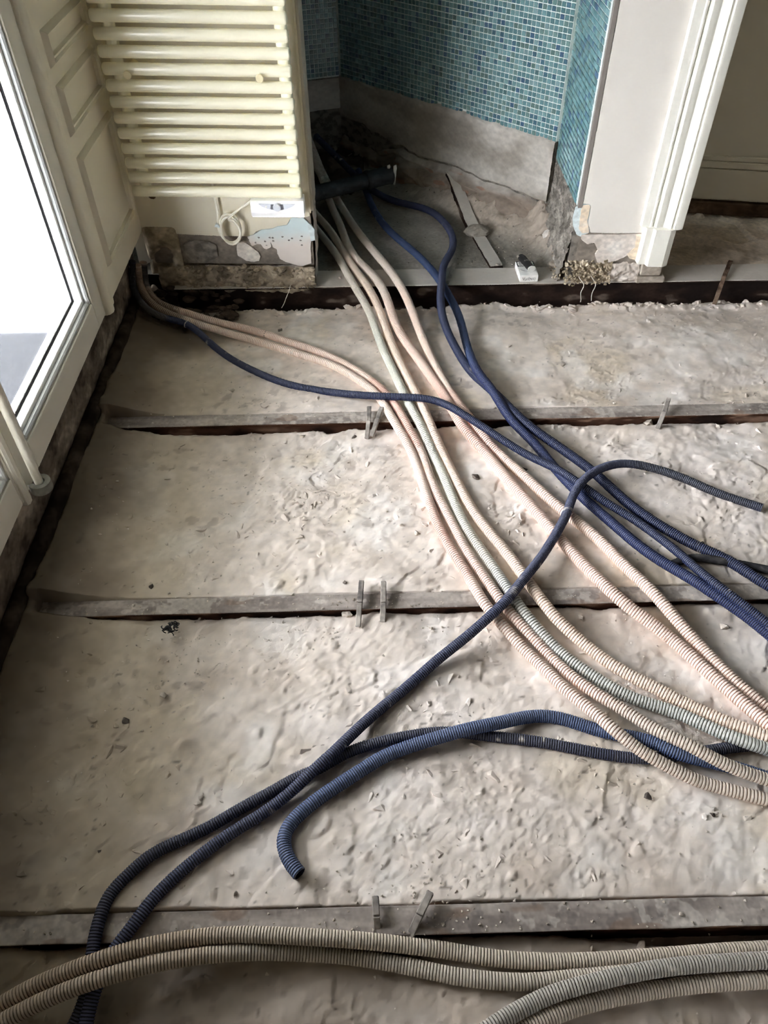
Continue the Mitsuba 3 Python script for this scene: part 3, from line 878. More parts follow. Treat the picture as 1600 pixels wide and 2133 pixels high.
add('wall_far_right__crumbled_mortar', pillar_mortar(), 'm_rubble_light', 40, label='crumbled yellowish mortar at the foot of the pillar', kind='stuff')
add('wall_far_right__white_rubble', cat([rubble_strip(0.705, 0.800, 0.032, 0.090, YP - 0.006, 0.1, 52, lambda x: 0 * x), box(0.60, 0.80, YP + 0.012, 2.25, 0.02, 0.10, 0)]), 'm_flake', True, label='broken white plaster at the foot of the pillar')
add('wall_far_right__brick', box(0.803, 0.867, YP - 0.012, YP + 0.05, 0.052, 0.092, 0.003), 'm_brick', label='grey brick under the door casing')
add('wall_far_right__brick_001', box(0.793, 0.882, YP - 0.018, YP + 0.05, 0.030, 0.050, 0.004), 'm_brick')


def door_casing():
    """Profile (x, y) of the moulded door casing, front towards the room."""
    y = YP - 0.0
    pr = [(0.770, y), (0.772, y - 0.014), (0.7935, y - 0.016), (0.7965, y - 0.019), (0.8005, y - 0.019), (0.8015, y - 0.012), (0.8045, y - 0.012), (0.806, y - 0.020), (0.812, y - 0.024), (0.824, y - 0.0235), (0.832, y - 0.020), (0.838, y - 0.0225), (0.8445, y - 0.029), (0.851, y - 0.034), (0.854, y - 0.030), (0.858, y - 0.030), (0.860, y - 0.036), (0.866, y - 0.037), (0.884, y - 0.033), (0.887, y - 0.028), (0.887, y + 0.02), (0.770, y + 0.02)]
    return prism(pr, 'z', 0.209, 2.5)


add('trim_3', door_casing(), 'm_casing', 30, kind='structure', label='white moulded door casing on the pillar')
add('trim_3__plinth_block', prism([(0.7815, YP + 0.01), (0.7815, YP - 0.022), (0.7855, YP - 0.026), (0.8035, YP - 0.026), (0.8085, YP - 0.040), (0.850, YP - 0.043), (0.8665, YP - 0.036), (0.8685, YP - 0.02), (0.8685, YP + 0.01)], 'z', 0.098, 0.211), 'm_casing', label='plain plinth block under the casing')

# recess behind the doorway
RA, RB = np.array([1.075, 2.601]), np.array([1.341, 2.555])
rd = (RB - RA) / np.linalg.norm(RB - RA)


def recess_box(s0, s1, d0, d1, z0, z1, b=0.002):
    m = box(s0, s1, d0, d1, z0, z1, b)
    v = np.array(m.vertices)
    nrm = np.array([-rd[1], rd[0]])
    xy = RA + v[:, :1] * rd + v[:, 1:2] * nrm
    m.vertices = np.c_[xy, v[:, 2]]
    return m


add('wall_recess', recess_box(-0.45, 1.9, 0.012, 0.15, -0.05, CEIL, 0), 'm_recess', kind='structure', label='olive beige wall at the back of the doorway recess')
add('baseboard_recess', recess_box(-0.45, 1.9, -0.004, 0.014, 0.082, 0.182, 0.002), 'm_recess', kind='structure', label='olive beige baseboard at the back of the doorway')
add('baseboard_recess__cap', cat([recess_box(-0.45, 1.9, -0.001, 0.013, 0.184, 0.205, 0.003), recess_box(-0.45, 1.9, 0.004, 0.013, 0.206, 0.222, 0.003)]), 'm_recess', 30)
add('baseboard_recess__sole_plate', recess_box(-0.45, 1.9, -0.010, 0.08, 0.030, 0.074, 0.004), 'm_woodstrip', label='dark wooden sole plate under the baseboard')
add('wall_recess_end', box(2.05, 2.2, 2.2, 2.75, -0.05, CEIL, 0), 'm_recess', kind='structure', label='olive beige end wall of the doorway recess')
add('wall_lintel', cat([box(-0.20, 0.60, 2.15, 2.27, 2.30, CEIL, 0), box(0.88, 2.9, 2.15, 2.29, 2.15, CEIL, 0), box(1.95, 2.9, 2.15, 2.29, -0.1, 2.16, 0)]), 'm_room', kind='structure', label='plain wall above the openings')
add('ceiling_recess', box(0.88, 2.2, 2.28, 2.8, 2.2, 2.3, 0), 'm_room', kind='structure', label='ceiling of the doorway recess')

# ------------------------------------------------------------------ tiled alcove
B0, B1 = np.array([0.570, 2.492]), np.array([-0.125, 3.149])    # diagonal back wall, right to left
A1 = np.array([-0.80, 2.935])                                   # left wall of the alcove, from B1
TP, TS = 0.0155, 0.0129                                         # mosaic pitch and tile size
TONES = [(106, 142, 146), (94, 132, 137), (86, 124, 130), (116, 152, 154), (105, 135, 133), (72, 105, 121), (70, 98, 124), (92, 120, 117), (125, 155, 159), (80, 113, 116)]
WEIGHTS = np.array([20, 18, 14, 9, 10, 9, 5, 7, 4, 4.0])
for k, c in enumerate(TONES):
    mat(f'm_tile_{k}', c, 0.12, 0.5)


def tile_unit():
    s, b, h = TS / 2, 0.0012, 0.0028
    v = [(x * s, y * s, 0) for x, y in ((-1, -1), (1, -1), (1, 1), (-1, 1))] + [(x * (s - b * 0.2), y * (s - b * 0.2), h * 0.6) for x, y in ((-1, -1), (1, -1), (1, 1), (-1, 1))] + [(x * (s - b), y * (s - b), h) for x, y in ((-1, -1), (1, -1), (1, 1), (-1, 1))]
    f = [(8, 9, 10), (8, 10, 11)]
    for r in (0, 4):
        for i in range(4):
            j = (i + 1) % 4
            f += [(r + i, r + j, r + 4 + j), (r + i, r + 4 + j, r + 4 + i)]
    return trimesh.Trimesh(v, np.array(f), process=False)


UNIT = tile_unit()


def tiled(holder, P0, P1, z0, z1, singles=None, seed=0, ragged_rows=True):
    """Mosaic on the wall from P0 to P1 (the front is on the right of that direction's left); singles(i, j) marks tiles built one by one."""
    d = (P1 - P0) / np.linalg.norm(P1 - P0)
    n = np.array([d[1], -d[0]])
    if n @ (np.array([0.0, 2.0]) - P0) < 0:
        n = -n
    g = np.random.default_rng(seed)
    nu, nv = int(np.linalg.norm(P1 - P0) / TP), int((z1 - z0) / TP)
    R = np.eye(4)
    R[:3, 0], R[:3, 1], R[:3, 2] = [d[0], d[1], 0], [0, 0, 1], [n[0], n[1], 0]
    if np.linalg.det(R[:3, :3]) < 0:
        R[:3, 0] *= -1
    tone = g.choice(len(TONES), size=(nu, nv), p=WEIGHTS / WEIGHTS.sum())
    allv, allf, allc, one = [], [], [], []
    base = np.array(UNIT.vertices)
    for i in range(nu):
        for j in range(nv):
            if ragged_rows and j == 0 and g.random() < 0.06:
                continue
            xy = P0 + d * (i + 0.5) * TP + n * 0.0006
            q = np.array([xy[0], xy[1], z0 + (j + 0.5) * TP])
            a, b, c = g.normal(0, 0.005, 3)
            M = R.copy()
            M[:3, 3] = q
            W_ = np.eye(4)
            W_[0, 1], W_[1, 0], W_[2, 0], W_[2, 1], W_[0, 2], W_[1, 2] = -c, c, -a, -b, a, b
            M = M @ W_
            if singles and singles(i, j):
                one.append((M, tone[i, j]))
                continue
            allv.append(base @ M[:3, :3].T + M[:3, 3])
            allf.append(UNIT.faces + len(base) * len(allf))
            allc.append(np.tile(np.array(L(*TONES[tone[i, j]])) * g.uniform(0.85, 1.15), (len(base), 1)))
    add(f'{holder}__mosaic', trimesh.Trimesh(np.vstack(allv), np.vstack(allf), process=False), 'm_tilevc', False, label='small blue-green glass mosaic tiles', kind='stuff', color=np.vstack(allc))
    first = {}
    for M, t in one:
        if t not in first:
            first[t] = mikit.ply(UNIT, f'm_tile_{t}')
        scene[num(f'{holder}__tile')] = {**first[t], 'to_world': T(M)}


BZ = 0.312
add('wall_back', hull([(*p, z) for p in (B0, B1, B1 + [0.09, 0.09], B0 + [0.09, 0.09]) for z in (0.02, CEIL)]), 'm_grout', kind='structure', label='diagonal back wall of the alcove in blue-green mosaic')
tiled('wall_back', B0, B1, BZ, 2.7, lambda i, j: i < 18 and j < 17 and not (i == 17 and j > 10), 3)
tiled('wall_return', np.array([0.580, 2.492]), np.array([0.580, YP + 0.012]), 0.262, 2.7, None, 4, False)
add('wall_alcove_left', hull([(*p, z) for p in (B1, A1, A1 + [-0.03, 0.1], B1 + [-0.03, 0.1]) for z in (0.02, CEIL)]), 'm_grout', kind='structure', label='left wall of the alcove in dark mosaic')
tiled('wall_alcove_left', B1, A1, 0.316, 2.7, None, 5)
add('ceiling_alcove', box(-0.9, 0.62, 2.26, 3.4, 2.5, 2.6, 0), 'm_room', kind='structure', label='ceiling of the tiled alcove')
add('wall_alcove_side', box(-0.95, -0.79, 2.2, 3.4, -0.1, CEIL, 0), 'm_cement', kind='structure', label='bare cement outer side of the alcove behind the radiator wall')
add('wall_left__panel_board_001', box(-0.7, -0.69, 1.80, 1.81, 2.5, 2.6, 0), 'm_cream')


def band_mesh():
    """Bare plaster band under the back wall's mosaic, broken brick edge and rubble at its foot."""
    d = B1 - B0
    n = np.array([-0.687, -0.727])

    def disp(P, a, b):
        z = P[:, 2]
        k = 0.008 + 0.004 * (nf(P * 9, 3, 1) - 0.5) + 0.003 * (nf(P * 60, 2, 2) - 0.5)
        e = 0.125 + 0.03 * (nf(np.c_[a * 9, 0 * a, 0 * a], 3, 3) - 0.5)
        low = sst(0.0, -0.06, z - e)
        k = k + low * (0.040 + 0.05 * (nf(P * 22, 4, 4) - 0.5)) - 0.012 * np.exp(-((z - e) / 0.006) ** 2) - 0.010 * np.exp(-((z - e + 0.03 + 0.02 * (nf(np.c_[a * 14, 0 * a, 0 * a], 2, 8) - 0.5)) / 0.005) ** 2)
        top = BZ + 0.004 + 0.012 * (nf(np.c_[a * 25, 0 * a, 0 * a], 3, 6) - 0.6)
        k = k * sst(0.004, -0.004, z - top) + 0.0
        # hollow broken out at the dark left end
        k = k - 0.06 * sst(0.62, 0.9, a) * sst(0.20, 0.10, z) * nf(P * 18, 3, 9)
        return np.c_[n[0] * k, n[1] * k, 0 * k]
    return grid((*B0, 0.015), (*d, 0), (0, 0, BZ - 0.005), 330, 110, disp)


add('wall_back__plaster_band', band_mesh(), 'm_band', True, label='bare grey plaster band under the mosaic')
lw = (A1 - B1)
add('wall_alcove_left__plaster_band', grid((B1[0], B1[1] - 0.008, 0.205), (*lw, 0), (0, 0, 0.105), 60, 20, lambda P, a, b: np.c_[0 * a, -0.003 * nf(P * 30, 2), 0.006 * (nf(P * 40, 2, 2) - 0.5) * (b < 0.1)]), 'm_band', True)


def dark_heap():
    def disp(P, a, b):
        h = 0.02 + 0.07 * sst(0.1, 0.8, b) * (0.55 + 0.9 * (nf(P * 12, 4, 3) - 0.3)) + 0.02 * (nf(P * 45, 3, 5) - 0.5)
        ym = 2.935 + (P[:, 0] + 0.80) * 0.317 - 0.03
        return np.c_[0 * h, 2.78 + b * (ym - 2.78) - P[:, 1], h]
    return grid((-0.70, 2.80, 0.0), (0.66, 0, 0), (0.0, 0.40, 0), 130, 70, disp)


add('alcove_rubble', dark_heap(), 'm_dirt', True, label='heap of dark rubble at the back left of the alcove', cat='rubble', kind='stuff')

# ------------------------------------------------------------------ steel joists and tie bars
def joist(key, f, b, s, top, x0, x1, m, label, lip=0.007):
    """Rolled I-section lying along x: flange with a rounded nose, web, bottom flange."""
    w = b - f
    c = f + (0.010 if top == 0 else 0.026)
    h = 0.11
    t = 0.006
    pr = [(f + 0.002, top - lip), (f, top - lip * 0.6), (f, top - 0.0015), (f + 0.0015, top), (b - 0.0015, top), (b, top - 0.0015), (b, top - lip * 0.6), (b - 0.002, top - lip), (c + t / 2 + 0.004, top - lip - 0.003), (c + t / 2, top - lip - 0.008),
          (c + t / 2, top - h + 0.012), (b, top - h + 0.007), (b, top - h), (f, top - h), (f, top - h + 0.007), (c - t / 2, top - h + 0.012), (c - t / 2, top - lip - 0.008), (c - t / 2 - 0.004, top - lip - 0.003)]
    n = int((x1 - x0) / 0.02)
    P = np.array(pr)
    xs = np.linspace(x0, x1, n)
    v = np.array([[(x, py + s * x + 0.0016 * (nz(np.array([[x * 14, k * 3.1, f * 9]]))[0] - 0.5), pz + 0.0016 * (nz(np.array([[x * 11, k * 1.7, f * 5]]))[0] - 0.5)) for k, (py, pz) in enumerate(pr)] for x in xs]).reshape(-1, 3)
    q = len(pr)
    fc = []
    for i in range(n - 1):
        for j in range(q):
            k = (j + 1) % q
            fc += [(i * q + j, (i + 1) * q + j, (i + 1) * q + k), (i * q + j, (i + 1) * q + k, i * q + k)]
    import mapbox_earcut as ec
    tri = ec.triangulate_float64(P, np.array([q], dtype=np.uint32)).reshape(-1, 3)
    fc += [tuple(t_) for t_ in tri] + [tuple(t_[::-1] + (n - 1) * q) for t_ in tri]
    mesh = trimesh.Trimesh(v, np.array(fc), process=False)
    mesh.fix_normals()
    add(key, mesh, m, 25, label=label, cat='steel joist', group='steel joists across the floor')


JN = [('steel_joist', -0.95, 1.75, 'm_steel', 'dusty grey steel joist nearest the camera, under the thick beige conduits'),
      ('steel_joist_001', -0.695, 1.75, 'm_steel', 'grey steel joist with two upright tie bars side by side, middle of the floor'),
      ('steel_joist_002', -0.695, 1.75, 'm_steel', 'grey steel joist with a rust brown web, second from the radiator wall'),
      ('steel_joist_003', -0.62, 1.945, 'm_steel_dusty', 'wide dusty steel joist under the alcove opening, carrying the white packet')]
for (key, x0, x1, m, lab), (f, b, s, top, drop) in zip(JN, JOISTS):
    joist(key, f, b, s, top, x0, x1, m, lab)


def tie(label, pts, w, h, m='m_bar', up=(0, 0, 1)):
    ms = [bar(p, q, w, h, up) for p, q in zip(pts, pts[1:])]
    v = cat(ms)
    v.vertices = np.array(v.vertices) + 0.0012 * (nf(np.array(v.vertices) * 60, 2)[:, None] - 0.5)
    add(num('tie_bar'), v, m, label=label, cat='tie bar', group='tie bars hooked over the joists')


tie('short grey tie bar square across the nearest joist, left of a slanted one', [(-0.0164, 0.3849, 0.012), (-0.0152, 0.3572, 0.011), (-0.0143, 0.3361, -0.012)], 0.0105, 0.007, 'm_bar')
tie('slanted grey tie bar across the nearest joist, just above the beige conduits', [(0.0671, 0.3883, 0.014), (0.0489, 0.3568, 0.013), (0.0326, 0.3309, -0.01)], 0.0115, 0.009, 'm_bar')
tie('left one of two upright tie bars on the middle joist', [(-0.0404, 0.9878, 0.016), (-0.043, 0.9355, 0.014), (-0.0474, 0.8945, -0.012)], 0.0105, 0.009, 'm_bar')
tie('right one of two upright tie bars on the middle joist', [(0.0049, 0.9872, 0.014), (0.0041, 0.936, 0.012), (0.0015, 0.9051, -0.012)], 0.0115, 0.008, 'm_bar')
tie('darker tie bar on the second joist at the left of the pink conduits', [(-0.0236, 1.5595, 0.014), (-0.0249, 1.508, 0.012), (-0.0304, 1.4705, -0.016)], 0.011, 0.008, 'm_bar')
tie('leaning dusty tie bar on the second joist, touching the pink conduits', [(0.0084, 1.5568, 0.014), (-0.0031, 1.5137, 0.01), (-0.0183, 1.4747, -0.012)], 0.0115, 0.008, 'm_bar')
tie('tie bar leaning on the second joist at the right of the blue conduits', [(0.7489, 1.5709, 0.018), (0.7267, 1.524, 0.012), (0.707, 1.4894, -0.014)], 0.0115, 0.006, 'm_bar')
tie('rusty tie bar leaning on the wide joist at the right edge', [(1.114, 2.2223, 0.046), (1.068, 2.1374, 0.038), (1.0364, 2.0767, -0.018)], 0.013, 0.006, 'm_bar_rust')
tie('thin grey tie bar on the wide joist beside the blue conduits', [(0.2468, 2.2413, 0.038), (0.2316, 2.1807, 0.037), (0.2153, 2.1357, 0.03)], 0.012, 0.005, 'm_bar')


# ------------------------------------------------------------------ conduits
ROUTES = {
    'D6': (0.01,[[0.9815,0.6542,-0.0058],[0.9592,0.6523,-0.0058],[0.937,0.6504,-0.0058],[0.9147,0.6485,-0.0058],[0.8924,0.6466,-0.0058],[0.8702,0.6447,-0.0058],[0.8479,0.6428,-0.0058],[0.8257,0.6409,-0.0058],[0.8034,0.639,-0.0058],[0.7811,0.6371,-0.0058],[0.7589,0.6352,-0.0058],[0.7366,0.6333,-0.0058],[0.7143,0.6314,-0.0058],[0.6921,0.6295,-0.0058],[0.6698,0.6276,-0.0058],[0.6476,0.6257,-0.0058],[0.6253,0.6237,-0.0058],[0.6031,0.6215,-0.0057],[0.5809,0.6188,-0.0057],[0.5588,0.6155,-0.0056],[0.5367,0.6122,-0.0056],[0.5146,0.6093,-0.0055],[0.4923,0.607,-0.0055],[0.4701,0.6051,-0.0055],[0.4477,0.6047,-0.0055],[0.4255,0.6063,-0.0055],[0.4034,0.6097,-0.0056],[0.3814,0.6138,-0.0056],[0.3596,0.6186,-0.0057],[0.3379,0.6238,-0.0058],[0.3162,0.6291,-0.0059],[0.2944,0.6342,-0.0059],[0.2726,0.6388,-0.006],[0.2506,0.6427,-0.006],[0.2285,0.646,-0.006],[0.2063,0.649,-0.006],[0.1842,0.652,-0.006],[0.1621,0.6554,-0.006],[0.14,0.6588,-0.006],[0.1178,0.661,-0.006],[0.0955,0.6609,-0.006],[0.0732,0.6589,-0.006],[0.0511,0.6558,-0.006],[0.0291,0.652,-0.006],[0.0073,0.6473,-0.006],[-0.0144,0.6418,-0.006],[-0.0358,0.6354,-0.0059],[-0.0569,0.628,-0.0059],[-0.0769,0.6182,-0.0057],[-0.0958,0.6063,-0.0055],[-0.1153,0.5954,-0.0053],[-0.1359,0.5867,-0.0051],[-0.156,0.5769,-0.0047],[-0.1752,0.5655,-0.0044],[-0.1943,0.554,-0.0039],[-0.2136,0.5428,-0.0034],[-0.2329,0.5315,-0.0029],[-0.2518,0.5196,-0.0023],[-0.2706,0.5075,-0.0016],[-0.2898,0.4962,-0.001],[-0.3097,0.4861,-0.0004],[-0.33,0.4767,0.0002],[-0.3501,0.4669,0.0009],[-0.3691,0.4553,0.0017],[-0.3859,0.4407,0.0026],[-0.4006,0.4239,0.0038],[-0.4141,0.4061,0.0055],[-0.4231,0.3859,0.0079],[-0.4266,0.364,0.0095],[-0.4279,0.3417,0.0095],[-0.4274,0.3194,0.0078],[-0.4258,0.2973,0.0047],[-0.4253,0.2753,0.0012],[-0.4281,0.2534,-0.0024],[-0.4345,0.2323,-0.0059],[-0.4423,0.2116,-0.0089],[-0.4499,0.1907,-0.0095],[-0.4576,0.1697,-0.0095],[-0.4652,0.1487,-0.0095],[-0.4729,0.1277,-0.0095],[-0.4806,0.1067,-0.0095],[-0.4882,0.0857,-0.0095],[-0.4959,0.0648,-0.0095],[-0.5036,0.0438,-0.0095],[-0.5112,0.0228,-0.0095],[-0.5189,0.0018,-0.0095],[-0.5266,-0.0192,-0.0095]]),
    'D7': (0.0118,[[0.9446,0.4024,-0.0012],[0.9248,0.4133,-0.0012],[0.9051,0.4242,-0.0012],[0.8853,0.4351,-0.0012],[0.8656,0.446,-0.0012],[0.8458,0.4569,-0.0012],[0.8261,0.4678,-0.0012],[0.8063,0.4787,-0.0012],[0.7866,0.4897,-0.0012],[0.7669,0.5006,-0.0012],[0.7471,0.5115,-0.0012],[0.7274,0.5224,-0.0012],[0.7076,0.5333,-0.0012],[0.6879,0.5442,-0.0014],[0.6678,0.5545,-0.0018],[0.6473,0.564,-0.0022],[0.6264,0.5724,-0.0019],[0.605,0.5793,-0.0003],[0.5834,0.5849,0.0027],[0.5616,0.5895,0.0062],[0.5396,0.5934,0.0096],[0.5178,0.598,0.0127],[0.4968,0.6061,0.0144],[0.4778,0.618,0.0132],[0.4583,0.629,0.0101],[0.4377,0.6375,0.0066],[0.4165,0.6444,0.0031],[0.3954,0.6515,-0.0002],[0.3746,0.6598,-0.0027],[0.3539,0.6687,-0.0038],[0.333,0.6772,-0.004],[0.3114,0.6838,-0.0037],[0.2891,0.6866,-0.0026],[0.2667,0.6851,-0.0003],[0.2449,0.6805,0.0029],[0.2235,0.6742,0.0064],[0.2022,0.6678,0.0098],[0.1805,0.6623,0.0127],[0.1586,0.6573,0.0142],[0.1366,0.6523,0.0135],[0.1147,0.6474,0.011],[0.0929,0.6427,0.0077],[0.0711,0.6379,0.0042],[0.0495,0.6327,0.0008],[0.0279,0.6265,-0.002],[0.0069,0.6185,-0.0034],[-0.0131,0.6081,-0.0037],[-0.0322,0.5961,-0.0035],[-0.0509,0.5835,-0.0031],[-0.0696,0.571,-0.0027],[-0.0883,0.5582,-0.0022],[-0.1065,0.545,-0.0017],[-0.1241,0.5309,-0.001],[-0.1406,0.5156,-0.0001],[-0.1548,0.4981,0.0009],[-0.162,0.477,0.0022],[-0.1579,0.4551,0.0035],[-0.1466,0.4357,0.0047],[-0.1317,0.4187,0.0055]]),
    'B2': (0.0112,[[-0.6911,2.125,0.1227],[-0.6945,2.1246,0.1007],[-0.6969,2.1224,0.0786],[-0.6962,2.115,0.0578],[-0.6894,2.0998,0.0434],[-0.6782,2.0821,0.0357],[-0.664,2.0656,0.0311],[-0.6468,2.0521,0.0269],[-0.6271,2.0428,0.0223],[-0.6063,2.0363,0.0176],[-0.5852,2.0304,0.0134],[-0.564,2.0243,0.0097],[-0.5429,2.0179,0.0061],[-0.5219,2.0115,0.0026],[-0.5007,2.0054,-0.0009],[-0.4794,1.9998,-0.0044],[-0.4579,1.9947,-0.0076],[-0.4365,1.9889,-0.0099],[-0.4155,1.9815,-0.0107],[-0.395,1.9725,-0.0105],[-0.3751,1.9625,-0.0097],[-0.3556,1.9517,-0.0087],[-0.3364,1.9403,-0.0077],[-0.3176,1.9284,-0.0068],[-0.2989,1.9163,-0.006],[-0.2801,1.9043,-0.0054],[-0.2611,1.8926,-0.005],[-0.2418,1.8813,-0.0047],[-0.2224,1.8702,-0.0047],[-0.2031,1.8591,-0.0047],[-0.184,1.8475,-0.0047],[-0.1653,1.8353,-0.0047],[-0.1472,1.8223,-0.0046],[-0.1295,1.8087,-0.0045],[-0.1124,1.7944,-0.0042],[-0.0959,1.7794,-0.0038],[-0.0799,1.7638,-0.0033],[-0.0645,1.7477,-0.0027],[-0.0498,1.7309,-0.002],[-0.0356,1.7137,-0.0011],[-0.0221,1.696,-0.0002],[-0.0092,1.6778,0.0009],[0.003,1.6591,0.0021],[0.0143,1.64,0.0033],[0.0247,1.6203,0.0046],[0.034,1.6,0.0061],[0.0422,1.5793,0.0076],[0.0495,1.5583,0.009],[0.0565,1.5371,0.0098],[0.0636,1.516,0.0093],[0.0712,1.4951,0.0072],[0.0791,1.4745,0.0041],[0.0872,1.454,0.0006],[0.0949,1.4333,-0.0029],[0.1018,1.4123,-0.0059],[0.1073,1.3908,-0.0077],[0.1115,1.3689,-0.008],[0.115,1.3468,-0.0073],[0.1184,1.3248,-0.0062],[0.1224,1.3029,-0.0054],[0.127,1.281,-0.0049],[0.1323,1.2594,-0.0047],[0.1382,1.2379,-0.0047],[0.1445,1.2164,-0.0045],[0.1509,1.1951,-0.0041],[0.1573,1.1737,-0.0035],[0.1634,1.1522,-0.0028],[0.1694,1.1308,-0.0018],[0.1753,1.1093,-0.0007],[0.1815,1.0879,0.0006],[0.1884,1.0667,0.0019],[0.1959,1.0457,0.0033],[0.2041,1.025,0.0048],[0.2123,1.0044,0.0067],[0.2203,0.9837,0.0089],[0.2285,0.963,0.0106],[0.2374,0.9425,0.0108],[0.2476,0.9227,0.0094],[0.2594,0.904,0.0065],[0.2722,0.8861,0.003],[0.2854,0.8684,-0.0006],[0.2985,0.8507,-0.0041],[0.3112,0.8326,-0.0069],[0.3231,0.8138,-0.0072],[0.3343,0.7946,-0.0048],[0.3459,0.7758,-0.0014],[0.3584,0.7577,0.0021],[0.3722,0.7405,0.0056],[0.387,0.7242,0.0092],[0.4026,0.7086,0.0127],[0.4184,0.6933,0.0162],[0.4339,0.6776,0.0198],[0.4488,0.6614,0.0233],[0.4642,0.6457,0.0268],[0.4812,0.6316,0.0302],[0.4996,0.6192,0.0325],[0.5181,0.6068,0.0338],[0.5367,0.5945,0.0329],[0.5558,0.5834,0.0299],[0.5756,0.5737,0.0264],[0.596,0.5653,0.0228],[0.6169,0.5583,0.0193],[0.638,0.5517,0.0166],[0.659,0.5441,0.0167],[0.6798,0.5361,0.0177],[0.7006,0.5281,0.0177],[0.7214,0.5201,0.0177],[0.7423,0.5121,0.0177],[0.7631,0.5042,0.0177],[0.784,0.4962,0.0177],[0.8048,0.4882,0.0177],[0.8256,0.4802,0.0177],[0.8465,0.4722,0.0177],[0.8673,0.4642,0.0177],[0.8881,0.4562,0.0177],[0.909,0.4482,0.0177],[0.9298,0.4402,0.0177],[0.9506,0.4322,0.0177],[0.9715,0.4243,0.0177],[0.9923,0.4163,0.0177]]),
    'B1': (0.0114,[[-0.7037,2.105,0.1245],[-0.7067,2.1042,0.1025],[-0.7081,2.1005,0.0807],[-0.7052,2.0907,0.0613],[-0.6968,2.0747,0.0485],[-0.6849,2.0579,0.0404],[-0.6703,2.0425,0.0339],[-0.6533,2.0297,0.0277],[-0.6345,2.0192,0.0221],[-0.6148,2.01,0.0175],[-0.5946,2.0015,0.0136],[-0.5742,1.9936,0.01],[-0.5535,1.9863,0.0064],[-0.5327,1.9794,0.0029],[-0.5117,1.9729,-0.0006],[-0.4908,1.9663,-0.0038],[-0.47,1.9588,-0.0062],[-0.4498,1.9497,-0.0073],[-0.4301,1.9394,-0.0072],[-0.4108,1.9285,-0.0066],[-0.3915,1.9176,-0.0059],[-0.3721,1.9067,-0.0053],[-0.3527,1.8959,-0.0049],[-0.3332,1.8853,-0.0046],[-0.3136,1.8748,-0.0045],[-0.294,1.8644,-0.0045],[-0.2743,1.854,-0.0045],[-0.2547,1.8436,-0.0046],[-0.2351,1.8332,-0.0045],[-0.2155,1.8227,-0.0045],[-0.196,1.8121,-0.0044],[-0.1765,1.8013,-0.0042],[-0.1574,1.7901,-0.0039],[-0.1387,1.7781,-0.0036],[-0.1207,1.765,-0.0032],[-0.1037,1.7507,-0.0026],[-0.0878,1.7353,-0.002],[-0.0726,1.7191,-0.0012],[-0.0582,1.7022,-0.0003],[-0.0442,1.685,0.0007],[-0.0309,1.6673,0.0017],[-0.0184,1.6489,0.0029],[-0.0072,1.6298,0.0042],[0.0023,1.6098,0.0056],[0.0105,1.5892,0.0071],[0.0178,1.5682,0.0086],[0.0248,1.5472,0.0097],[0.032,1.5262,0.0099],[0.04,1.5055,0.0087],[0.0486,1.4852,0.0061],[0.0573,1.465,0.0027],[0.0658,1.4448,-0.0008],[0.0736,1.4243,-0.0041],[0.0805,1.4033,-0.0067],[0.0861,1.3819,-0.0078],[0.0907,1.3601,-0.0076],[0.0947,1.3383,-0.0067],[0.0984,1.3164,-0.0057],[0.102,1.2945,-0.005],[0.1058,1.2726,-0.0046],[0.1097,1.2508,-0.0045],[0.1139,1.2289,-0.0044],[0.1182,1.2071,-0.0042],[0.1227,1.1854,-0.0037],[0.1276,1.1637,-0.003],[0.1331,1.1422,-0.0021],[0.1391,1.1209,-0.0011],[0.146,1.0998,0.0001],[0.1535,1.0789,0.0013],[0.1614,1.0582,0.0027],[0.1692,1.0375,0.0041],[0.1766,1.0166,0.0058],[0.1833,0.9955,0.008],[0.1899,0.9744,0.01],[0.1971,0.9534,0.0109],[0.2059,0.933,0.01],[0.2167,0.9139,0.0073],[0.229,0.8957,0.0039],[0.2418,0.8778,0.0004],[0.2545,0.86,-0.0031],[0.2673,0.8421,-0.0063],[0.2801,0.824,-0.0076],[0.2922,0.8054,-0.006],[0.3038,0.7867,-0.0029],[0.315,0.7679,0.0006],[0.3261,0.749,0.0041],[0.3379,0.7305,0.0076],[0.3505,0.7125,0.0111],[0.3635,0.6948,0.0146],[0.3763,0.6771,0.0181],[0.389,0.6591,0.0213],[0.4026,0.6416,0.0226],[0.4181,0.6259,0.0205],[0.4349,0.6117,0.0174],[0.4527,0.5987,0.0147],[0.4715,0.5874,0.0115],[0.4908,0.5768,0.008],[0.5103,0.5669,0.0045],[0.5306,0.5586,0.001],[0.5517,0.5519,-0.0014],[0.5729,0.5453,-0.0018],[0.5941,0.5387,-0.0015],[0.6153,0.532,-0.0012],[0.6365,0.5254,-0.0008],[0.6578,0.5191,-0.0005],[0.6792,0.5131,-0.0003],[0.7005,0.5071,-0.0003],[0.7219,0.5011,-0.0003],[0.7433,0.495,-0.0003],[0.7647,0.489,-0.0003],[0.7861,0.4829,-0.0003],[0.8074,0.4769,-0.0003],[0.8288,0.4709,-0.0003],[0.8502,0.4648,-0.0003],[0.8716,0.4588,-0.0003],[0.893,0.4528,-0.0003],[0.9143,0.4467,-0.0003],[0.9357,0.4407,-0.0003],[0.9571,0.4347,-0.0003],[0.9785,0.4286,-0.0003],[0.9999,0.4226,-0.0003]]),
